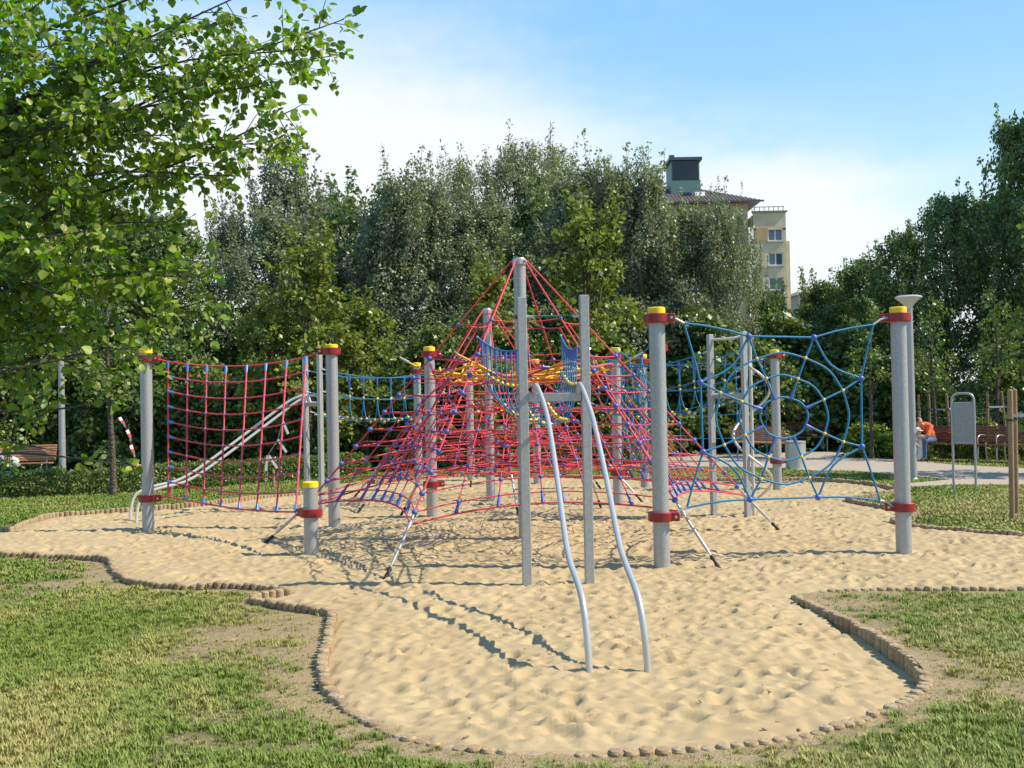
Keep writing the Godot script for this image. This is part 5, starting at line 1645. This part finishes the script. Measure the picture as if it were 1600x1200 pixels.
# bones: [a, b, ra, rb, colour]; the skin over all of them, as one surface
func skin(mb: MB, bones: Array, cell: float, soft: float) -> void:
	var lo := Vector3.ONE * 99.0
	var hi := -lo
	for b in bones:
		var m: float = maxf(b[2], b[3]) + cell * 2.0 + soft * 0.3
		for e in [b[0], b[1]]:
			lo = lo.min(e - Vector3.ONE * m)
			hi = hi.max(e + Vector3.ONE * m)
	var nx := int((hi.x - lo.x) / cell) + 2
	var ny := int((hi.y - lo.y) / cell) + 2
	var nz := int((hi.z - lo.z) / cell) + 2
	var f := PackedFloat32Array()
	f.resize(nx * ny * nz)
	f.fill(1.0)
	var who := PackedInt32Array()
	who.resize(nx * ny * nz)
	var near := PackedFloat32Array()
	near.resize(nx * ny * nz)
	near.fill(9.0)
	for bi in bones.size():
		var b: Array = bones[bi]
		var m: float = maxf(b[2], b[3]) + cell * 2.0 + soft
		var a0: Vector3 = b[0]
		var ab: Vector3 = b[1] - b[0]
		var l2 := maxf(ab.length_squared(), 1e-8)
		var p0: Vector3 = (a0.min(b[1]) - Vector3.ONE * m - lo) / cell
		var p1: Vector3 = (a0.max(b[1]) + Vector3.ONE * m - lo) / cell
		for z in range(maxi(0, int(p0.z)), mini(nz, int(p1.z) + 2)):
			for y in range(maxi(0, int(p0.y)), mini(ny, int(p1.y) + 2)):
				for x in range(maxi(0, int(p0.x)), mini(nx, int(p1.x) + 2)):
					var p := lo + Vector3(x, y, z) * cell
					var t := clampf((p - a0).dot(ab) / l2, 0.0, 1.0)
					var d := (p - a0 - ab * t).length() - lerpf(b[2], b[3], t)
					var k := (z * ny + y) * nx + x
					if d < near[k]:
						near[k] = d
						who[k] = bi
					var h := maxf(soft - absf(f[k] - d), 0.0) / soft
					f[k] = minf(f[k], d) - h * h * soft * 0.25
	var idx := PackedInt32Array()
	idx.resize(nx * ny * nz)
	idx.fill(-1)
	var corners := [0, 1, nx, nx + 1, nx * ny, nx * ny + 1, nx * ny + nx, nx * ny + nx + 1]
	var cp := []
	for q in 8:
		cp.append(Vector3(q & 1, (q >> 1) & 1, (q >> 2) & 1))
	var edges := [[0, 1], [2, 3], [4, 5], [6, 7], [0, 2], [1, 3], [4, 6], [5, 7], [0, 4], [1, 5], [2, 6], [3, 7]]
	mb.cx = true
	for z in nz - 1:
		for y in ny - 1:
			for x in nx - 1:
				var k := (z * ny + y) * nx + x
				var neg := 0
				for q in corners:
					if f[k + q] < 0.0:
						neg += 1
				if neg == 0 or neg == 8:
					continue
				var sum := Vector3()
				var cnt := 0
				for e in edges:
					var d0 := f[k + corners[e[0]]]
					var d1 := f[k + corners[e[1]]]
					if (d0 < 0.0) != (d1 < 0.0):
						sum += cp[e[0]].lerp(cp[e[1]], d0 / (d0 - d1))
						cnt += 1
				var g := Vector3(f[k + corners[1]] + f[k + corners[3]] + f[k + corners[5]] + f[k + corners[7]] - f[k] - f[k + corners[2]] - f[k + corners[4]] - f[k + corners[6]], f[k + corners[2]] + f[k + corners[3]] + f[k + corners[6]] + f[k + corners[7]] - f[k] - f[k + corners[1]] - f[k + corners[4]] - f[k + corners[5]], f[k + corners[4]] + f[k + corners[5]] + f[k + corners[6]] + f[k + corners[7]] - f[k] - f[k + corners[1]] - f[k + corners[2]] - f[k + corners[3]])
				mb.col = bones[who[k]][4]
				idx[k] = mb.vert(lo + (Vector3(x, y, z) + sum / cnt) * cell, g.normalized())
	var st := [1, nx, nx * ny]
	for z in range(1, nz - 1):
		for y in range(1, ny - 1):
			for x in range(1, nx - 1):
				var k := (z * ny + y) * nx + x
				for ax in 3:
					if (f[k] < 0.0) != (f[k + st[ax]] < 0.0):
						var u: int = st[(ax + 1) % 3]
						var w: int = st[(ax + 2) % 3]
						var q := [idx[k], idx[k - u], idx[k - u - w], idx[k - w]]
						if q.has(-1):
							continue
						var nn := (mb.v[q[2]] - mb.v[q[0]]).cross(mb.v[q[1]] - mb.v[q[0]])
						if nn.dot(mb.n[q[0]]) < 0.0:
							q.reverse()
						mb.i.append_array([q[0], q[1], q[2], q[0], q[2], q[3]])

func hand(wrist: Vector3, fwd: Vector3, palm: Vector3, thumb_side: float, size: float, k: Color) -> Array:
	var side := fwd.cross(palm).normalized() * thumb_side
	var o := [[wrist, wrist + fwd * 0.075 * size, 0.026 * size, 0.03 * size, k]]
	for q in 4:
		var root := wrist + fwd * 0.08 * size + side * (0.03 - q * 0.02) * size
		var l: float = [0.07, 0.08, 0.073, 0.058][q] * size
		var j1 := root + (fwd * 0.85 + palm * 0.5).normalized() * l * 0.5
		var j2 := j1 + (fwd * 0.4 + palm * 0.9).normalized() * l * 0.55
		o.append([root, j1, 0.0095 * size, 0.0088 * size, k])
		o.append([j1, j2, 0.0088 * size, 0.0075 * size, k])
	var tr := wrist + fwd * 0.03 * size + side * 0.025 * size
	var t1 := tr + (fwd * 0.6 + side * 0.7 + palm * 0.3).normalized() * 0.04 * size
	o.append([tr, t1, 0.012 * size, 0.01 * size, k])
	o.append([t1, t1 + (fwd * 0.8 + palm * 0.5).normalized() * 0.032 * size, 0.01 * size, 0.008 * size, k])
	return o

func head_bones(c: Vector3, fwd: Vector3, up: Vector3, s: float, skin_c: Color, hair: Color) -> Array:
	var side := fwd.cross(up).normalized()
	var o := [[c + up * 0.025 * s, c + up * 0.03 * s - fwd * 0.025 * s, 0.085 * s, 0.088 * s, skin_c], [c - up * 0.05 * s + fwd * 0.03 * s, c - up * 0.085 * s + fwd * 0.05 * s, 0.055 * s, 0.035 * s, skin_c]]
	o.append([c + up * 0.01 * s + fwd * 0.09 * s, c - up * 0.025 * s + fwd * 0.107 * s, 0.009 * s, 0.014 * s, skin_c])
	for e in [-1.0, 1.0]:
		o.append([c + side * e * 0.088 * s + up * 0.015 * s, c + side * e * 0.09 * s - up * 0.025 * s, 0.013 * s, 0.009 * s, skin_c])
		o.append([c + side * e * 0.033 * s + up * 0.012 * s + fwd * 0.083 * s, c + side * e * 0.034 * s + up * 0.012 * s + fwd * 0.084 * s, 0.011 * s, 0.011 * s, Color(0.05, 0.04, 0.035)])
	o.append([c - up * 0.055 * s + fwd * 0.088 * s - side * 0.02 * s, c - up * 0.055 * s + fwd * 0.088 * s + side * 0.02 * s, 0.007 * s, 0.007 * s, Color(0.3, 0.1, 0.08)])
	o.append([c + up * 0.055 * s + fwd * 0.01 * s, c + up * 0.03 * s - fwd * 0.06 * s, 0.072 * s, 0.075 * s, hair])
	return o

func make_people() -> void:
	var orange := Color(0.62, 0.1, 0.03)
	var jeans := Color(0.06, 0.1, 0.2)
	var flesh := Color(0.45, 0.22, 0.13)
	var shoe := Color(0.03, 0.03, 0.035)
	var t := thing("person", "man in an orange shirt and jeans sitting bent forward at the bench's end", "person", Vector3(10.92, 0, -26.9), -1.0)
	var b := []
	b.append([Vector3(0, 0.55, -0.03), Vector3(0, 0.66, 0.0), 0.15, 0.145, orange])
	b.append([Vector3(0, 0.66, 0.0), Vector3(0, 0.86, 0.15), 0.145, 0.15, orange])
	b.append([Vector3(-0.09, 0.86, 0.17), Vector3(0.09, 0.86, 0.17), 0.12, 0.12, orange])
	b.append([Vector3(-0.09, 0.53, 0.0), Vector3(0.09, 0.53, 0.0), 0.115, 0.115, jeans])
	b.append([Vector3(0, 0.9, 0.24), Vector3(0, 0.97, 0.36), 0.06, 0.055, flesh])
	for s in [-1.0, 1.0]:
		var sh := Vector3(s * 0.185, 0.87, 0.2)
		var el := Vector3(s * 0.23, 0.66, 0.38)
		var wr := Vector3(s * 0.08, 0.57, 0.58)
		b.append([sh, sh.lerp(el, 0.75), 0.075, 0.062, orange])
		b.append([sh.lerp(el, 0.7), el, 0.05, 0.045, flesh])
		b.append([el, wr, 0.044, 0.03, flesh])
		var kn := Vector3(s * 0.17, 0.53, 0.44)
		b.append([Vector3(s * 0.095, 0.53, 0.02), kn, 0.095, 0.07, jeans])
		b.append([kn, Vector3(s * 0.18, 0.11, 0.4 + s * 0.05), 0.068, 0.05, jeans])
		b.append([Vector3(s * 0.18, 0.05, 0.38 + s * 0.05), Vector3(s * 0.2, 0.04, 0.56 + s * 0.05), 0.042, 0.036, shoe])
	var mb := MB.new()
	skin(mb, b, 0.02, 0.05)
	skin(mb, head_bones(Vector3(0, 1.0, 0.44), Vector3(0, -0.35, 0.94), Vector3(0, 0.94, 0.35), 1.0, flesh, Color(0.02, 0.016, 0.014)), 0.009, 0.02)
	for s in [-1.0, 1.0]:
		skin(mb, hand(Vector3(s * 0.08, 0.57, 0.58), Vector3(-s * 0.35, -0.25, 0.9).normalized(), Vector3(-s * 0.7, -0.5, -0.3).normalized(), s, 1.0, flesh), 0.006, 0.008)
	part(t, "body", mb.mesh(), M.person)

	var shirt := Color(0.45, 0.52, 0.55)
	var short_ := Color(0.08, 0.16, 0.3)
	var fair := Color(0.55, 0.32, 0.22)
	t = thing("person", "small child in a white cap and pale shirt standing at the man's knees", "person", Vector3(10.5, 0, -26.62), 0.5)
	b = []
	b.append([Vector3(0, 0.36, 0), Vector3(0, 0.44, 0), 0.085, 0.088, short_])
	b.append([Vector3(0, 0.44, 0), Vector3(0, 0.58, 0), 0.088, 0.08, shirt])
	b.append([Vector3(-0.05, 0.59, 0), Vector3(0.05, 0.59, 0), 0.055, 0.055, shirt])
	b.append([Vector3(0, 0.6, 0), Vector3(0, 0.68, 0.01), 0.036, 0.036, fair])
	for s in [-1.0, 1.0]:
		b.append([Vector3(s * 0.1, 0.6, 0), Vector3(s * 0.15, 0.49, 0.04), 0.04, 0.034, shirt])
		b.append([Vector3(s * 0.15, 0.49, 0.04), Vector3(s * 0.13, 0.4, 0.13), 0.026, 0.02, fair])
		b.append([Vector3(s * 0.05, 0.35, 0), Vector3(s * 0.06, 0.22, 0.01), 0.062, 0.056, short_])
		b.append([Vector3(s * 0.06, 0.22, 0.01), Vector3(s * 0.062, 0.06, 0), 0.036, 0.028, fair])
		b.append([Vector3(s * 0.062, 0.035, -0.01), Vector3(s * 0.066, 0.03, 0.075), 0.03, 0.026, Color(0.3, 0.3, 0.3)])
	mb = MB.new()
	skin(mb, b, 0.014, 0.03)
	skin(mb, head_bones(Vector3(0, 0.76, 0.02), Vector3(0, -0.1, 0.99), Vector3(0, 0.99, 0.1), 0.85, fair, Color(0.3, 0.2, 0.1)), 0.008, 0.018)
	for s in [-1.0, 1.0]:
		skin(mb, hand(Vector3(s * 0.13, 0.4, 0.13), Vector3(-s * 0.2, -0.6, 0.75).normalized(), Vector3(-s * 0.8, -0.3, -0.4).normalized(), s, 0.55, fair), 0.004, 0.005)
	part(t, "body", mb.mesh(), M.person)
	var cap := MB.new().lathe([Vector2(0.086, 0.78), Vector2(0.088, 0.8), Vector2(0.08, 0.835), Vector2(0.055, 0.865), Vector2(0.0, 0.88)], 20, at(Vector3(0, 0, 0.005)))
	cap.box(Vector3(0, 0.795, 0.105), Vector3(0.11, 0.012, 0.08), Basis(Vector3.RIGHT, 0.2), 0.005)
	part(t, "cap", cap.mesh(), M.cloth_white)

func make_sky() -> Sky:
	var w := 1024
	var h := 512
	var f := FastNoiseLite.new()
	f.seed = 8
	f.frequency = 1.0
	f.fractal_octaves = 5
	f.domain_warp_enabled = true
	f.domain_warp_amplitude = 0.5
	f.domain_warp_frequency = 0.9
	var d := PackedFloat32Array()
	d.resize(w * h * 3)
	for y in h:
		var el := (0.5 - (y + 0.5) / h) * PI
		var e := clampf(el / (PI / 2.0), 0.0, 1.0)
		var base := Color(0.48, 0.69, 0.8).lerp(Color(0.19, 0.41, 0.7), smoothstep(0.02, 0.25, e)).lerp(Color(0.07, 0.2, 0.5), smoothstep(0.22, 0.9, e))
		for x in w:
			var az := wrapf((x + 0.5) / w * TAU, -PI, PI)
			var c := base
			if el > -0.05:
				var ce := maxf(sin(el), 0.0) + 0.12
				var px := sin(az) * cos(el) / ce
				var pz := cos(az) * cos(el) / ce
				var n := f.get_noise_3d(px * 0.32, pz * 0.42, 0.0) * 0.8 + f.get_noise_3d(px * 1.1, pz * 1.4, 7.0) * 0.3
				# a broad veil of thin cloud low down, a denser bank to the left of the masts
				var bank := exp(-pow((az + 0.17) / 0.27, 2.0) - pow((el - 0.22) / 0.14, 2.0)) + 0.8 * exp(-pow((az - 0.27) / 0.15, 2.0) - pow((el - 0.17) / 0.075, 2.0))
				var low := exp(-pow(el / 0.17, 2.0))
				var k := smoothstep(-0.05, 0.92, n * (0.35 + 0.75 * minf(maxf(low, bank), 1.0)) + bank * 0.88 + low * 0.46)
				c = base.lerp(Color(0.65, 0.68, 0.7), k * 0.97)
			else:
				c = Color(0.2, 0.22, 0.14)
			var o := (y * w + x) * 3
			d[o] = c.r
			d[o + 1] = c.g
			d[o + 2] = c.b
	var m := PanoramaSkyMaterial.new()
	m.panorama = ImageTexture.create_from_image(Image.create_from_data(w, h, false, Image.FORMAT_RGBF, d.to_byte_array()))
	var s := Sky.new()
	s.sky_material = m
	return s

func _ready() -> void:
	rng.seed = 4711
	var cam := Camera3D.new()
	cam.name = "camera"
	add_child(cam)
	cam.fov = 41.112
	cam.far = 900.0
	cam.position = Vector3(0, 1.85, 0)
	cam.basis = Basis(Vector3.RIGHT, 0.01375) * Basis(Vector3.BACK, -0.0205)
	cam.current = true
	var we := WorldEnvironment.new()
	we.name = "world"
	var env := Environment.new()
	env.background_mode = Environment.BG_SKY
	env.sky = make_sky()
	env.tonemap_mode = Environment.TONE_MAPPER_LINEAR
	env.tonemap_exposure = 1.52
	env.sdfgi_enabled = true
	env.ssao_enabled = true
	env.ssil_enabled = true
	we.environment = env
	add_child(we)
	var sun := DirectionalLight3D.new()
	sun.name = "sun"
	sun.light_energy = 1.55
	sun.light_color = Color(1.0, 0.95, 0.86)
	sun.light_angular_distance = 0.5
	sun.shadow_enabled = true
	add_child(sun)
	sun.look_at_from_position(Vector3(0.95, 1.0, 0.11) * 50.0, Vector3.ZERO)

	N1.seed = 5
	N1.frequency = 0.75
	N1.fractal_octaves = 3
	N2.seed = 6
	N2.frequency = 1.9
	N2.fractal_octaves = 3
	N3.seed = 7
	N3.frequency = 4.0
	N3.fractal_octaves = 2
	make_materials()
	make_fields()
	make_ground()
	make_buildings()
	make_trees()
	make_hedge()
	make_logs()
	make_playground()
	make_furniture()
	make_people()
	make_near_tree()
	make_grass()
